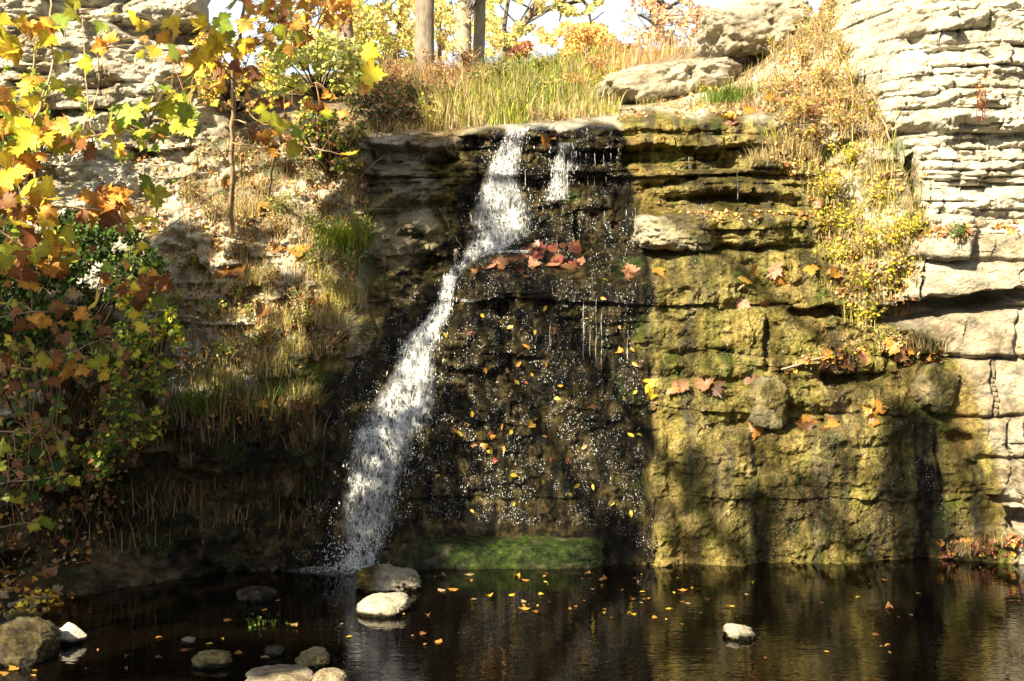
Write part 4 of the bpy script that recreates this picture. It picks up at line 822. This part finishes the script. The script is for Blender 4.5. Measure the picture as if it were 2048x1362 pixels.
# ------------------------------------------------------------------ sycamore branches in front, at the left
SYCS = [curl(SYC_V, f, b, t) for f, b, t in ((.12, -.25, .1), (-.18, -.2, -.15), (.25, .15, .2), (-.1, -.5, .0), (.35, -.35, -.2))]
SYCB = [curl(SYC_V * np.array([.8, 1, 1]), f, b, t) for f, b, t in ((.9, .5, .5), (-.8, -.6, .6), (.7, -.9, -.6))]
def leafcol(c):
    k_ = len(SYC_V); q = np.tile(c, (k_, 1)); r_ = np.linalg.norm(SYC_V[:, :2] - SYC_V[0, :2], axis=1); q *= (1.12 - .30 * (r_ / r_.max()))[:, None] * R.uniform(.82, 1.12, (k_, 1)); q[0] *= 1.15
    if R.random() < .5: a = R.random(k_) < .3; q[a] = q[a] * .4 + np.array([.22, .10, .03]) * .6
    return np.clip(q, 0, 1)
def sycamore(label, branches, leaves, fills, base, seed, name='sycamore_sapling'):
    """branches: (points (u, v, Y), r0, r1); leaves: (u, v, px, colour, Y); fills: (polygon, n, px range, colours, (Y0, Y1))"""
    p0 = np.array(base, float); o = empty(name, p0, label, 'tree'); mb = MB(); nodes = []
    for pts, r0, r1 in branches:
        P = np.array([q if isinstance(q, np.ndarray) else pt(*q) for q in pts]); t = np.arange(len(P)); tt = np.linspace(0, len(P) - 1, (len(P) - 1) * 6 + 1)
        S = np.stack([np.interp(tt, t, P[:, i]) for i in range(3)], 1); S[1:-1] = (S[:-2] + 2 * S[1:-1] + S[2:]) / 4; S[1:-1] += R.normal(0, .006, S[1:-1].shape)
        mb.tube(S - p0, np.linspace(r0, r1, len(S)), 8, (.42, .30, .18)); nodes.append(S)
    NOD = np.concatenate(nodes); big = []
    L = list(leaves)
    for poly, n, px, keys, yr in fills:
        us, vs = sample(poly, n)
        for a, b in zip(us, vs): L.append((a, b, R.uniform(*px), keys.split()[R.integers(len(keys.split()))], R.uniform(*yr)))
    dat = []
    for u, v, px, k_, y in L:
        c = pt(u, v, y); s = px / F * y * .70
        n = rdir(1)[0] * .75 + np.array([0, -.75, .35]); dry = k_ in ('o', 'br')
        tv = SYCB[R.integers(3)] if dry and R.random() < .55 else SYCS[R.integers(5)]
        rot = rots(n[None], np.array([R.uniform(1.6, 4.7)]))
        V = np.einsum('ij,nj->ni', rot[0], (tv - np.array([0, .4, 0])) * s) + c
        dat.append((px, V, pick(k_, 1, .22)[0]))
        stem = V[1]; d = np.linalg.norm(NOD - stem, axis=1); nd = NOD[d.argmin()]
        if d.min() > .55: dat.pop(); continue
        t = np.linspace(0, 1, 5)[:, None]; mid = (stem + nd) / 2 + np.array([0, 0, .05])
        mb.tube((1 - t) ** 2 * nd + 2 * t * (1 - t) * mid + t ** 2 * stem - p0, np.linspace(.0035, .0015, 5), 4, (.36, .22, .12), False)
    mb.build('branches', M_BARK, o)
    dat.sort(key=lambda d: -d[0])
    for k_, (px, V, c) in enumerate(dat):
        if k_ < 95:
            me = mesh_data('leaf', V - p0, SYC_F, leafcol(c), M_LEAF); link('leaf', me, o)
    rest = MB()
    for px, V, c in dat[95:]: rest.add(V - p0, SYC_F, leafcol(c))
    if rest.n: q = rest.build('foliage', M_LEAF, o); q['kind'] = 'stuff'
    return o
b1 = hit(462, 462)[0]
sycamore('slender sycamore sapling with a pale stem rooted on the bank, orange leaves at its top',
  [([b1 - np.array([0, 0, .05]), (463, 380, 12.2), (465, 250, 11.9), (468, 130, 11.6), (480, 60, 11.4), (500, -60, 11.2)], .024, .012),
   ([(467, 160, 11.7), (430, 120, 11.3), (385, 110, 11.0), (340, 60, 10.8)], .008, .003), ([(468, 150, 11.7), (530, 150, 11.3)], .005, .003),
   ([(470, 120, 11.6), (520, 85, 11.2), (600, 50, 10.9), (680, 5, 10.6)], .009, .004), ([(466, 220, 11.8), (420, 190, 11.4), (370, 190, 11)], .006, .003),
   ([(466, 240, 11.8), (530, 250, 11.4), (600, 290, 11), (690, 310, 10.6)], .006, .003), ([(463, 330, 12), (400, 260, 11.4)], .005, .003), ([(600, 60, 10.9), (700, 90, 10.5), (745, 130, 10.4)], .005, .003),
   ([hit(536, 400)[0], (545, 340, 12), (552, 300, 11.8)], .012, .006), ([(466, 200, 11.8), (540, 195, 11.4), (630, 165, 10.9)], .006, .002), ([(465, 285, 11.9), (530, 300, 11.3), (600, 315, 10.9)], .006, .002), ([(465, 300, 11.9), (420, 310, 11.3), (370, 290, 11)], .006, .002), ([(468, 140, 11.6), (420, 80, 11.2), (360, 75, 10.9)], .006, .002), ([(468, 180, 11.7), (510, 240, 11.1), (560, 260, 10.8)], .005, .002)],
  [(415, 105, 58, 'y', 11), (432, 92, 52, 'y', 11), (388, 122, 50, 'y', 11), (445, 45, 46, 'g', 11), (470, 8, 55, 'g', 11), (375, 180, 66, 'g', 10.8), (545, 240, 50, 'yg', 11), (590, 298, 42, 'yg', 11), (692, 310, 46, 'y', 10.6), (742, 102, 50, 'y', 10.4), (746, 148, 62, 'y', 10.4),
   (470, 105, 50, 'y', 11.3), (530, 280, 46, 'o', 11.2), (545, 295, 44, 'o', 11.2), (560, 255, 44, 'yg', 11), (440, 165, 50, 'o', 11.3), (455, 75, 42, 'g', 11.2), (480, 110, 45, 'y', 11.3), (345, 45, 46, 'y', 10.8), (285, 55, 44, 'y', 10.8), (265, 40, 40, 'y', 10.8), (350, 60, 50, 'y', 10.8), (330, 75, 40, 'o', 10.8), (590, 265, 36, 'g', 11), (730, 178, 36, 'o', 10.4)],
  [([(480, -20), (640, -20), (620, 80), (560, 110), (490, 100)], 64, (24, 44), 'o o br y yg', (10.6, 11.6)), ([(620, -20), (720, -20), (690, 40), (640, 50)], 14, (30, 50), 'o br o', (10.4, 10.9)), ([(420, 120), (520, 120), (500, 180), (430, 180)], 10, (28, 46), 'o br y', (11, 11.6)),
   ([(490, 190), (600, 200), (600, 320), (520, 300)], 14, (26, 40), 'o br yg', (11, 11.6)), ([(600, 160), (700, 190), (690, 260), (600, 230)], 9, (24, 38), 'br o yg', (10.6, 11.2)), ([(380, 30), (470, 30), (470, 80), (400, 90)], 9, (28, 46), 'y g y', (10.8, 11.3))], b1, 1)
sycamore('sycamore branches reaching in from the left edge with large green, yellow and orange leaves',
  [([(-240, 300, 8.6), (-60, 270, 8.7), (80, 265, 8.8), (160, 280, 8.9), (260, 255, 9.2), (380, 220, 9.6)], .016, .004), ([(-240, 300, 8.6), (-60, 140, 8.7), (60, 75, 8.8), (150, 25, 9)], .012, .004), ([(-240, 300, 8.6), (-60, 420, 8.7), (90, 410, 8.8), (210, 420, 9), (300, 400, 9.3)], .013, .004),
   ([(-60, 420, 8.7), (40, 490, 8.9), (120, 500, 9), (250, 560, 9.2), (330, 590, 9.3)], .009, .003), ([(-240, 300, 8.6), (-300, 700, 8.3), (-330, 1250, 8.3)], .03, .05), ([(-300, 700, 8.3), (-60, 640, 8.6), (120, 620, 9)], .011, .004),
   ([(-310, 900, 8.4), (-60, 860, 8.7), (110, 870, 9)], .010, .003), ([(-320, 1000, 8.4), (-40, 975, 8.8), (130, 950, 9.3)], .010, .003), ([(-300, 700, 8.3), (-60, 720, 8.6), (60, 740, 8.8), (200, 680, 9)], .009, .003), ([(-320, 1000, 8.4), (-60, 1060, 8.9), (70, 1045, 9.2)], .008, .003), ([(300, 480, 9.6), (420, 395, 9.8), (490, 355, 10)], .004, .002), ([(60, 265, 8.8), (110, 120, 8.8), (100, 60, 8.9), (104, -40, 9)], .009, .006), ([(160, 280, 8.9), (200, 180, 9), (196, 100, 9)], .005, .003)],
  [(122, 40, 58, 'g', 8.9), (146, 25, 52, 'yg', 8.9), (12, 78, 74, 'yg', 8.7), (20, 100, 66, 'y', 8.7), (62, 58, 50, 'o', 8.8), (85, 85, 48, 'y', 8.8), (198, 95, 46, 'o', 9), (225, 88, 56, 'o', 9), (40, 45, 40, 'y', 8.8), (250, 232, 78, 'g', 9.1), (215, 262, 88, 'yg', 9), (312, 208, 70, 'yg', 9.3), (372, 228, 82, 'g', 9.5), (335, 222, 62, 'yg', 9.3), (276, 268, 62, 'g', 9.1), (348, 252, 56, 'yg', 9.5), (384, 266, 62, 'g', 9.6), (322, 265, 50, 'yg', 9.4), (296, 210, 50, 'yg', 9.3), (345, 195, 44, 'y', 9.4),
   (232, 302, 66, 'y', 9), (245, 315, 50, 'g', 9), (100, 258, 62, 'o', 8.8), (65, 278, 58, 'y', 8.8), (110, 290, 66, 'yg', 8.8), (140, 275, 62, 'g', 8.9), (45, 322, 66, 'o', 8.8), (12, 318, 56, 'y', 8.7), (30, 352, 58, 'y', 8.7), (60, 335, 50, 'o', 8.8), (182, 306, 52, 'br', 9), (90, 398, 62, 'o', 8.8), (200, 425, 80, 'o', 9), (225, 410, 56, 'o', 9), (296, 372, 56, 'g', 9.3), (312, 395, 66, 'yg', 9.3), (288, 436, 70, 'y', 9.2), (345, 360, 36, 'g', 9.4), (76, 412, 62, 'yg', 8.8), (48, 432, 60, 'y', 8.8), (25, 410, 50, 'y', 8.8), (155, 425, 50, 'br', 8.9),
   (100, 488, 66, 'y', 9), (60, 478, 52, 'br', 8.9), (122, 500, 56, 'o', 9), (20, 505, 50, 'yg', 8.8), (40, 540, 56, 'br', 8.9), (52, 568, 58, 'o', 8.9), (112, 538, 56, 'o', 9), (190, 602, 62, 'y', 9.1), (150, 590, 42, 'tan', 9.1), (246, 578, 40, 'o', 9.2), (292, 580, 52, 'o', 9.3), (320, 605, 50, 'g', 9.3), (150, 720, 44, 'o', 9), (205, 660, 44, 'br', 9), (60, 690, 40, 'yg', 8.8),
   (120, 948, 26, 'y', 9.4), (140, 962, 24, 'yg', 9.4), (155, 964, 26, 'yg', 9.4), (90, 1048, 44, 'g', 9.2), (70, 1052, 30, 'yg', 9.2)],
  [([(-30, 10), (110, 20), (110, 110), (-30, 120)], 12, (34, 56), 'o y yg', (8.6, 8.9)), ([(60, 90), (420, 90), (400, 200), (100, 220)], 17, (30, 52), 'y yg o g', (9, 10)), ([(-30, 120), (90, 120), (90, 250), (-30, 250)], 13, (32, 56), 'y yg o', (8.6, 8.9)), ([(-30, 240), (170, 250), (160, 310), (-30, 330)], 16, (36, 62), 'y o yg br', (8.6, 8.9)), ([(-30, 330), (120, 380), (110, 440), (-30, 450)], 20, (36, 60), 'o y y br', (8.6, 8.9)), ([(160, 380), (260, 390), (250, 450), (160, 440)], 13, (34, 56), 'o br o', (8.9, 9.1)),
   ([(-20, 460), (160, 470), (140, 560), (-20, 560)], 24, (30, 56), 'o y br o yg', (8.7, 9.1)), ([(200, 540), (340, 550), (330, 620), (220, 620)], 14, (30, 50), 'br o br', (9.1, 9.4)), ([(-20, 600), (240, 620), (240, 760), (-20, 800)], 40, (24, 46), 'br yg o br', (8.6, 9.2)), ([(-20, 800), (140, 800), (120, 1000), (-20, 1000)], 22, (22, 40), 'br dg yg', (8.6, 9.2)), ([(-30, -20), (420, -20), (440, 200), (300, 330), (-30, 460)], 70, (20, 38), 'y yg yg g o', (8.8, 10)), ([(330, 60), (640, 90), (620, 330), (420, 320)], 46, (18, 32), 'y yg o y br', (10.4, 11.4)), ([(-30, 430), (330, 450), (350, 640), (260, 760), (-30, 800)], 80, (18, 34), 'yg y g br o', (8.8, 9.6)), ([(-30, 780), (150, 800), (130, 1000), (-30, 1000)], 30, (16, 30), 'dg mg yg br', (8.8, 9.4)), ([(200, 210), (400, 200), (400, 280), (240, 290)], 9, (30, 50), 'yg o g', (9, 9.6))], pt(-330, 1262, 8.5), 2, 'sycamore_tree')
# ------------------------------------------------------------------ fallen leaves, one object each
def leafmesh(kind, key, var):
    tv, tf = {'ova': (curl(OVA_V, .2, [-.3, .3, .1][var]), OVA_F), 'syc': (SYCS[var], SYC_F), 'dry': (SYCB[var], SYC_F)}[kind]
    tv = tv - np.array([0, .45, 0]); return mesh_data('fallen_leaf', tv, tf, pick(key, 1, .3) * .72 * R.uniform(.6, 1.2, (len(tv), 1)), M_DRY)
LM = {(k_, c, v): leafmesh(k_, c, v) for k_ in ('ova', 'syc', 'dry') for c in ('y', 'o', 'br', 'r', 'tan', 'pk') for v in range(3)}
def put_leaf(p, n, kinds, keys, size, label, group):
    me = LM[(kinds.split()[R.integers(len(kinds.split()))], keys.split()[R.integers(len(keys.split()))], int(R.integers(3)))]
    o = link('fallen_leaf', me); rot = rots(np.array(n)[None], np.array([R.uniform(0, 6.28)]))[0]
    o.matrix_world = Matrix.Translation(Vector(p)) @ Matrix(rot.tolist()).to_4x4() @ Matrix.Scale(size, 4); tag(o, label, 'leaf', group)
def leaf_group(polys, n, kinds, keys, size, label, group, tilt=.35, lift=.012):
    ar = np.array([abs(sum(p[i][0] * p[(i + 1) % len(p)][1] - p[(i + 1) % len(p)][0] * p[i][1] for i in range(len(p)))) for p in polys]); ar = ar / ar.sum()
    for p, a in zip(polys, ar):
        us, vs = sample(p, max(1, int(round(n * a))))
        P, N, ok = hits(us, vs)
        for q, nn in zip(P, N):
            nn = nn + R.normal(0, tilt, 3); nn[1] -= .25; nn /= np.linalg.norm(nn)
            s = R.uniform(*size); put_leaf(q + nn * (lift + .1 * s), nn, kinds, keys, s, label, group)
leaf_group([[(800, 560), (960, 545), (1280, 545), (1290, 1040), (860, 1040), (880, 700)]], 50, 'ova', 'y y y o', (.045, .07), 'small yellow leaf stuck on the dark wet rock face', 'yellow leaves on the dark wet rock')
leaf_group([[(1000, 265), (1230, 255), (1270, 480), (1080, 480)], [(900, 600), (1240, 580), (1240, 960), (900, 960)]], 34, 'ova dry', 'o br r', (.04, .065), 'small rusty leaf stuck on the wet rock of the falls', 'rusty leaves on the wet rock')
leaf_group([[(1060, 495), (1150, 488), (1165, 535), (1060, 540)], [(985, 520), (1060, 515), (1050, 540), (960, 545)]], 30, 'syc dry', 'r br br pk', (.07, .12), 'wet red brown leaf in the heap on the middle ledge of the falls', 'red leaves heaped on the ledge')
leaf_group([[(1480, 548), (1640, 535), (1640, 552), (1480, 562)], [(1600, 540), (1700, 530), (1690, 560)], [(1640, 700), (1820, 680), (1820, 712), (1640, 735)], [(1510, 840), (1700, 845), (1690, 858), (1510, 858)], [(1350, 768), (1560, 755), (1560, 778), (1350, 785)], [(1250, 540), (1350, 540), (1350, 556), (1250, 556)], [(1480, 600), (1560, 600), (1560, 612), (1480, 615)], [(1730, 790), (1770, 790), (1770, 850), (1730, 850)]],
           46, 'dry syc', 'o br pk o', (.08, .14), 'dry orange brown leaf lying on a ledge of the mossy wall', 'dry leaves on the ledges of the mossy wall')
leaf_group([[(1290, 765), (1322, 765), (1318, 797), (1292, 795)]], 9, 'ova', 'y', (.07, .10), 'yellow leaf in the small bright cluster at the edge of the mossy wall', 'cluster of yellow leaves')
leaf_group([[(1360, 215), (1640, 195), (1640, 250), (1400, 255)], [(1180, 130), (1240, 110), (1235, 160)], [(1640, 330), (1680, 330), (1700, 480), (1640, 480)], [(1060, 255), (1100, 255), (1100, 280), (1050, 280)]], 26, 'dry syc', 'o pk br o', (.08, .14), 'dry orange leaf lying on the sunny slope above the wall', 'orange leaves on the upper slope')
leaf_group([[(400, 360), (620, 330), (700, 420), (660, 660), (440, 700), (400, 480)], [(450, 620), (490, 620), (490, 690), (455, 690)]], 22, 'dry', 'o br o pk', (.09, .16), 'curled orange brown leaf lying on the sunny earth bank', 'dry leaves on the bank')
leaf_group([[(-10, 1140), (160, 1150), (150, 1210), (-10, 1230)], [(500, 795), (660, 800), (655, 835), (500, 835)]], 10, 'dry syc', 'br o tan', (.08, .13), 'brown leaf lying in the deep shade on the left', 'leaves in the shade')
def floating(poly, n, label, group, keys='o br tan br y', size=(.022, .055)):
    us, vs = sample(poly, n)
    for u, v in zip(us, vs):
        y = wl(v); nn = np.array([R.normal(0, .06), R.normal(0, .06) - .04, 1.]); put_leaf(np.array([(u - 1024) / F * y, y, .008]), nn / np.linalg.norm(nn), 'ova syc dry', keys, R.uniform(*size), label, group)
floating([(820, 1150), (1330, 1150), (1520, 1160), (1500, 1200), (1380, 1250), (1100, 1235), (900, 1200)], 62, 'leaf floating in the wide drift on the middle of the pool', 'leaves drifting on the middle of the pool')
floating([(1360, 1150), (1880, 1130), (2000, 1200), (1900, 1330), (1400, 1330)], 18, 'scattered leaf floating on the right half of the pool', 'leaves scattered on the right of the pool')
floating([(420, 1200), (720, 1180), (720, 1340), (200, 1340), (190, 1270)], 18, 'scattered leaf floating on the shaded left half of the pool', 'leaves scattered on the left of the pool')
floating([(-10, 1325), (110, 1325), (200, 1285), (260, 1340), (100, 1362), (-10, 1362)], 9, 'leaf washed up by the left shore stones', 'leaves by the left shore', 'o tan pk')
floating([(730, 1220), (880, 1200), (880, 1340), (740, 1340)], 6, 'leaf floating on the reflection of the white water', 'leaves on the reflection of the falls')
def litter(label, specs):
    mb = MB()
    for poly, n, size, keys in specs:
        P, N = plant_hits(poly, n, -.12, 26, 77); m = len(P); N = N + R.normal(0, .45, (m, 3)); N[:, 1] -= .2; N[:, 2] += .3
        tv, tf = (SYCB[0] - np.array([0, .4, 0]), SYC_F); a = R.random(m) < .45; sz = R.uniform(size[0], size[1], m); c = pick(keys, m, .4)
        mb.scatter(tv, tf, (P + N * .012)[a], rots(N[a], R.uniform(0, 6.28, a.sum())), sz[a] * .8, c[a]); a = ~a
        mb.scatter(curl(OVA_V, .4, .3), OVA_F, (P + N * .012)[a], rots(N[a], R.uniform(0, 6.28, a.sum())), sz[a], c[a])
    tag(mb.build('leaves', M_DRY), label, 'leaves', kind='stuff')
litter('small dead leaves and crumbs carpeting the bank, the hill and the ledges', [
    ([(240, 300), (560, 260), (720, 280), (740, 420), (700, 600), (640, 740), (300, 740), (330, 480)], 2600, (.018, .055), 'br tan straw br o tan'),
    ([(0, 420), (330, 420), (330, 480), (0, 480)], 300, (.02, .05), 'br tan straw'), ([(-20, 760), (640, 800), (640, 850), (300, 860), (200, 1120), (-20, 1200)], 900, (.02, .06), 'br br tan o'),
    ([(1060, 210), (1440, 180), (1640, 60), (1760, 280), (1660, 300), (1560, 230), (1060, 248)], 1500, (.02, .06), 'pk tan o br straw'), ([(740, 130), (1250, 105), (1240, 180), (760, 215)], 500, (.03, .07), 'o br pk'),
    ([(1500, 290), (1660, 270), (1850, 350), (1840, 620), (1690, 660), (1640, 420)], 1100, (.02, .05), 'pk o tan straw br'), ([(1830, 455), (2060, 445), (2060, 475), (1850, 480)], 160, (.02, .05), 'o br pk'), ([(1880, 1080), (2060, 1070), (2060, 1112), (1880, 1115)], 160, (.02, .06), 'o pk br r'),
    ([(1340, 425), (1640, 425), (1640, 442), (1420, 442)], 120, (.02, .05), 'br o tan'), ([(1640, 690), (1890, 690), (1890, 730), (1560, 745)], 160, (.02, .06), 'br o tan'), ([(-20, 1180), (150, 1190), (100, 1240), (-20, 1250)], 120, (.03, .07), 'br o tan y')])
# ------------------------------------------------------------------ sticks
def stick(pts, r, label, name='stick', col=(.30, .24, .17), cat='stick'):
    P = np.array([p if isinstance(p, np.ndarray) else pt(*p) for p in pts]); t = np.arange(len(P)); tt = np.linspace(0, len(P) - 1, 16); S = np.stack([np.interp(tt, t, P[:, i]) for i in range(3)], 1) + R.normal(0, .004, (16, 3))
    mb = MB(); b = P[0].copy(); mb.tube(S - b, np.linspace(r, r * .5, 16), 7, col); return tag(mb.build(name, M_BARK, None, True, b), label, cat)
def on(u, v, lift=.03):
    p, n = hit(u, v); return p + np.array([0, -lift, lift * .5])
stick([on(20, 1214), on(60, 1200), on(128, 1191)], .018, 'long grey stick lying on the left shore')
stick([on(712, 372), on(740, 350, .12), on(772, 332, .2)], .006, 'thin pale twig poking out left of the upper falls')
stick([on(880, 420), on(905, 468, .05), on(925, 500)], .004, 'thin bent twig leaning against the rock beside the white water')
stick([on(912, 505), on(910, 528, .05)], .022, 'short pale broken stump of wood on the ledge left of the falls', cat='wood')
stick([on(1560, 742), on(1640, 720, .05), on(1690, 712)], .010, 'pale branch lying among the leaves on the mossy wall ledge')
stick([on(1700, 330, .1), on(1690, 200, .3), on(1655, 120, .3)], .006, 'tall bare yellowish stalk in front of the right slope', col=(.45, .36, .12))
stick([on(1776, 300, .1), on(1740, 240, .25), on(1715, 195, .3)], .011, 'grey bare branch leaning against the right cliff')
stick([on(1770, 420, .1), on(1775, 260, .3), on(1778, 195, .32)], .005, 'thin upright green stalk in front of the right cliff', col=(.28, .30, .10))
stick([on(1895, 340, .02), on(1915, 300, .03), on(1930, 235, .03)], .006, 'dark thin root hanging on the right cliff', 'root', (.06, .05, .05), 'root')
stick([on(100, 470, .3), on(98, 300, .5), on(100, 100, .4)], .012, 'thin bare stem standing before the upper left cliff', 'stem', (.36, .30, .18), 'stem')
stick([on(205, 330, .3), on(196, 200, .4), on(190, 90, .4)], .008, 'thin reddish stem before the upper left cliff', 'stem', (.40, .28, .18), 'stem')
# ------------------------------------------------------------------ the trees beside and behind the viewer that shade the bank
def shade_tree(label, specs, trunk_xy, size, keys='y g yg o', nl=60):
    pts = []
    for poly, n, t0, t1, *yy in specs:
        us, vs = sample(poly, n); P = np.array([pt(a, b, yy[0]) for a, b in zip(us, vs)]) if yy else hits(us, vs)[0]; pts.append(P + SUN * R.uniform(t0, t1, (len(P), 1)))
    A = np.concatenate(pts); m = len(A); b = np.array([trunk_xy[0], trunk_xy[1], 1.2]); o = empty('tree', b, label, 'tree'); ml = MB()
    N = SUN + rdir(m) * .8; ml.scatter(curl(SYC_V, .1, -.2) - np.array([0, .4, 0]), SYC_F, A - b, rots(N, R.uniform(0, 6.28, m)), R.uniform(.7, 1.25, m) * size, pick(keys, m)); ml.build('crown', M_LEAF, o)
    mb = MB(); c = A.mean(0); top = np.array([trunk_xy[0] * .6 + c[0] * .4, trunk_xy[1] * .6 + c[1] * .4, A[:, 2].max()]); t = np.linspace(0, 1, 14)[:, None]
    mid = np.array([trunk_xy[0], trunk_xy[1], top[2] * .6]); S = (1 - t) ** 2 * b + 2 * t * (1 - t) * mid + t ** 2 * top; mb.tube(S - b, np.linspace(.22, .05, 14), 12, (.3, .25, .2))
    for q in A[R.choice(m, nl, False)]:
        s = S[R.integers(5, 14)]; t = np.linspace(0, 1, 7)[:, None]; mm = (s + q) / 2 + np.array([0, 0, .2]); mb.tube((1 - t) ** 2 * s + 2 * t * (1 - t) * mm + t ** 2 * q - b, np.linspace(.04, .008, 7), 6, (.3, .25, .2), False)
    mb.build('trunk', M_BARK, o)
shade_tree('leafy tree beside the left shore casting the deep shade on the bank', [
   ([(-250, 640), (120, 700), (330, 800), (520, 850), (640, 800), (660, 800), (730, 850), (650, 960), (640, 1100), (420, 1130), (-250, 1300)], 2600, 9, 13), ([(-60, 560), (200, 560), (340, 640), (340, 1000), (-60, 1050)], 260, 7, 10, 8.9),
   ([(-250, 640), (250, 600), (330, 640), (330, 760), (-250, 760)], 110, 9, 12),
   ([(330, 470), (410, 480), (430, 600), (350, 640)], 70, 9, 11), ([(890, 548), (860, 585), (740, 675), (650, 715), (640, 770), (680, 820), (760, 740), (850, 640), (880, 580)], 60, 9, 11),
   ([(735, 290), (920, 320), (940, 400), (900, 440), (760, 420)], 60, 9, 11), ([(560, 330), (600, 320), (610, 350), (570, 360)], 5, 8, 10), ([(640, 400), (700, 380), (700, 430), (650, 440)], 7, 8, 10), ([(480, 480), (530, 470), (540, 520), (490, 520)], 6, 8, 10), ([(560, 560), (620, 540), (640, 580), (580, 600)], 6, 8, 10), ([(700, 480), (750, 500), (730, 560), (690, 540)], 8, 8, 10), ([(430, 560), (500, 560), (480, 610), (430, 600)], 6, 8, 10), ([(620, 640), (690, 620), (680, 670), (620, 680)], 7, 8, 10), ([(700, 560), (780, 470), (800, 500), (730, 620)], 30, 9, 10), ([(600, 900), (650, 890), (635, 1100), (590, 1100)], 60, 9, 12), ([(260, 1250), (530, 1240), (600, 1290), (690, 1310), (690, 1420), (260, 1420)], 110, 9, 12, 9.2), ([(-250, 1250), (40, 1225), (92, 1250), (92, 1420), (-250, 1420)], 330, 9, 12), ([(730, 290), (900, 300), (930, 330), (890, 440), (740, 430)], 120, 9, 11)], (-8.5, 3.0), .22, nl=80)
shade_tree('tall tree behind the viewer casting soft bands on the mossy wall', [
   ([(1780, 830), (1880, 840), (1870, 1125), (1800, 1125)], 85, 17, 20), ([(1368, 900), (1412, 900), (1412, 1125), (1368, 1125)], 16, 17, 20), ([(1500, 980), (1550, 980), (1540, 1125), (1505, 1125)], 16, 17, 20),
   ([(860, 1060), (1000, 1060), (1000, 1130), (860, 1130)], 26, 15, 18), ([(740, 190), (870, 190), (860, 255), (740, 262)], 110, 14, 17), ([(1210, 1030), (1270, 1030), (1270, 1130), (1210, 1130)], 22, 16, 18)], (-5.5, -4.0), .17, nl=40)

def wood(label, trunk_xy, h, cx, cz, rad, n, seed):  # trees added out of view to block sky light
    b = np.array([trunk_xy[0], trunk_xy[1], 1.2]); o = empty('tree', b, label, 'tree'); mb = MB()
    t = np.linspace(0, 1, 10)[:, None]; mb.tube(np.concatenate([t * cx, .2 * np.sin(t * 3 + seed), t * h], 1), np.linspace(.24, .06, 10), 10, (.28, .23, .18))
    d = rdir(n) * (R.random((n, 1)) ** .4) * np.array(rad); q = d + np.array([cx, 0, cz]); k_ = fbm(q[:, 0] * .8 + q[:, 1] * .5, q[:, 2] * .8, seed, 3) > -.2; q = q[k_]
    for e in q[R.choice(len(q), 30, False)]:
        s0 = np.array([cx * .6, 0, h * .6]); t = np.linspace(0, 1, 6)[:, None]; mb.tube(s0 * (1 - t) + e * t, np.linspace(.05, .01, 6), 5, (.28, .23, .18), False)
    mb.build('trunk', M_BARK, o); ml = MB(); m = len(q)
    ml.scatter(RHS[0], RH_F, q, rots(rdir(m), R.uniform(0, 6.28, m)), R.uniform(.7, 1.3, m) * .30, pick('dg mg yg br', m)); ml.build('crown', M_LEAF, o)
for i_, (x, y, h, cz, rad, lab) in enumerate([(-1.5, -6.5, 7, 3.6, (4.2, 2, 3.2), 'unseen low dark tree added behind the viewer'), (6.5, -5.5, 9, 4.6, (4.5, 2.2, 4.2), 'unseen broad tree added behind the viewer on the right'), (13, 0, 11, 6, (4, 4, 5), 'unseen tall tree added beyond the right shore'), (-14, -2, 8, 4, (3, 4, 3.4), 'unseen low tree added behind the left shore'), (15, 8, 12, 7, (3.5, 4, 5), 'unseen tall tree added above the right cliff')]):
    wood(lab, (x, y), h, .6, cz, rad, 2600, 500 + i_)
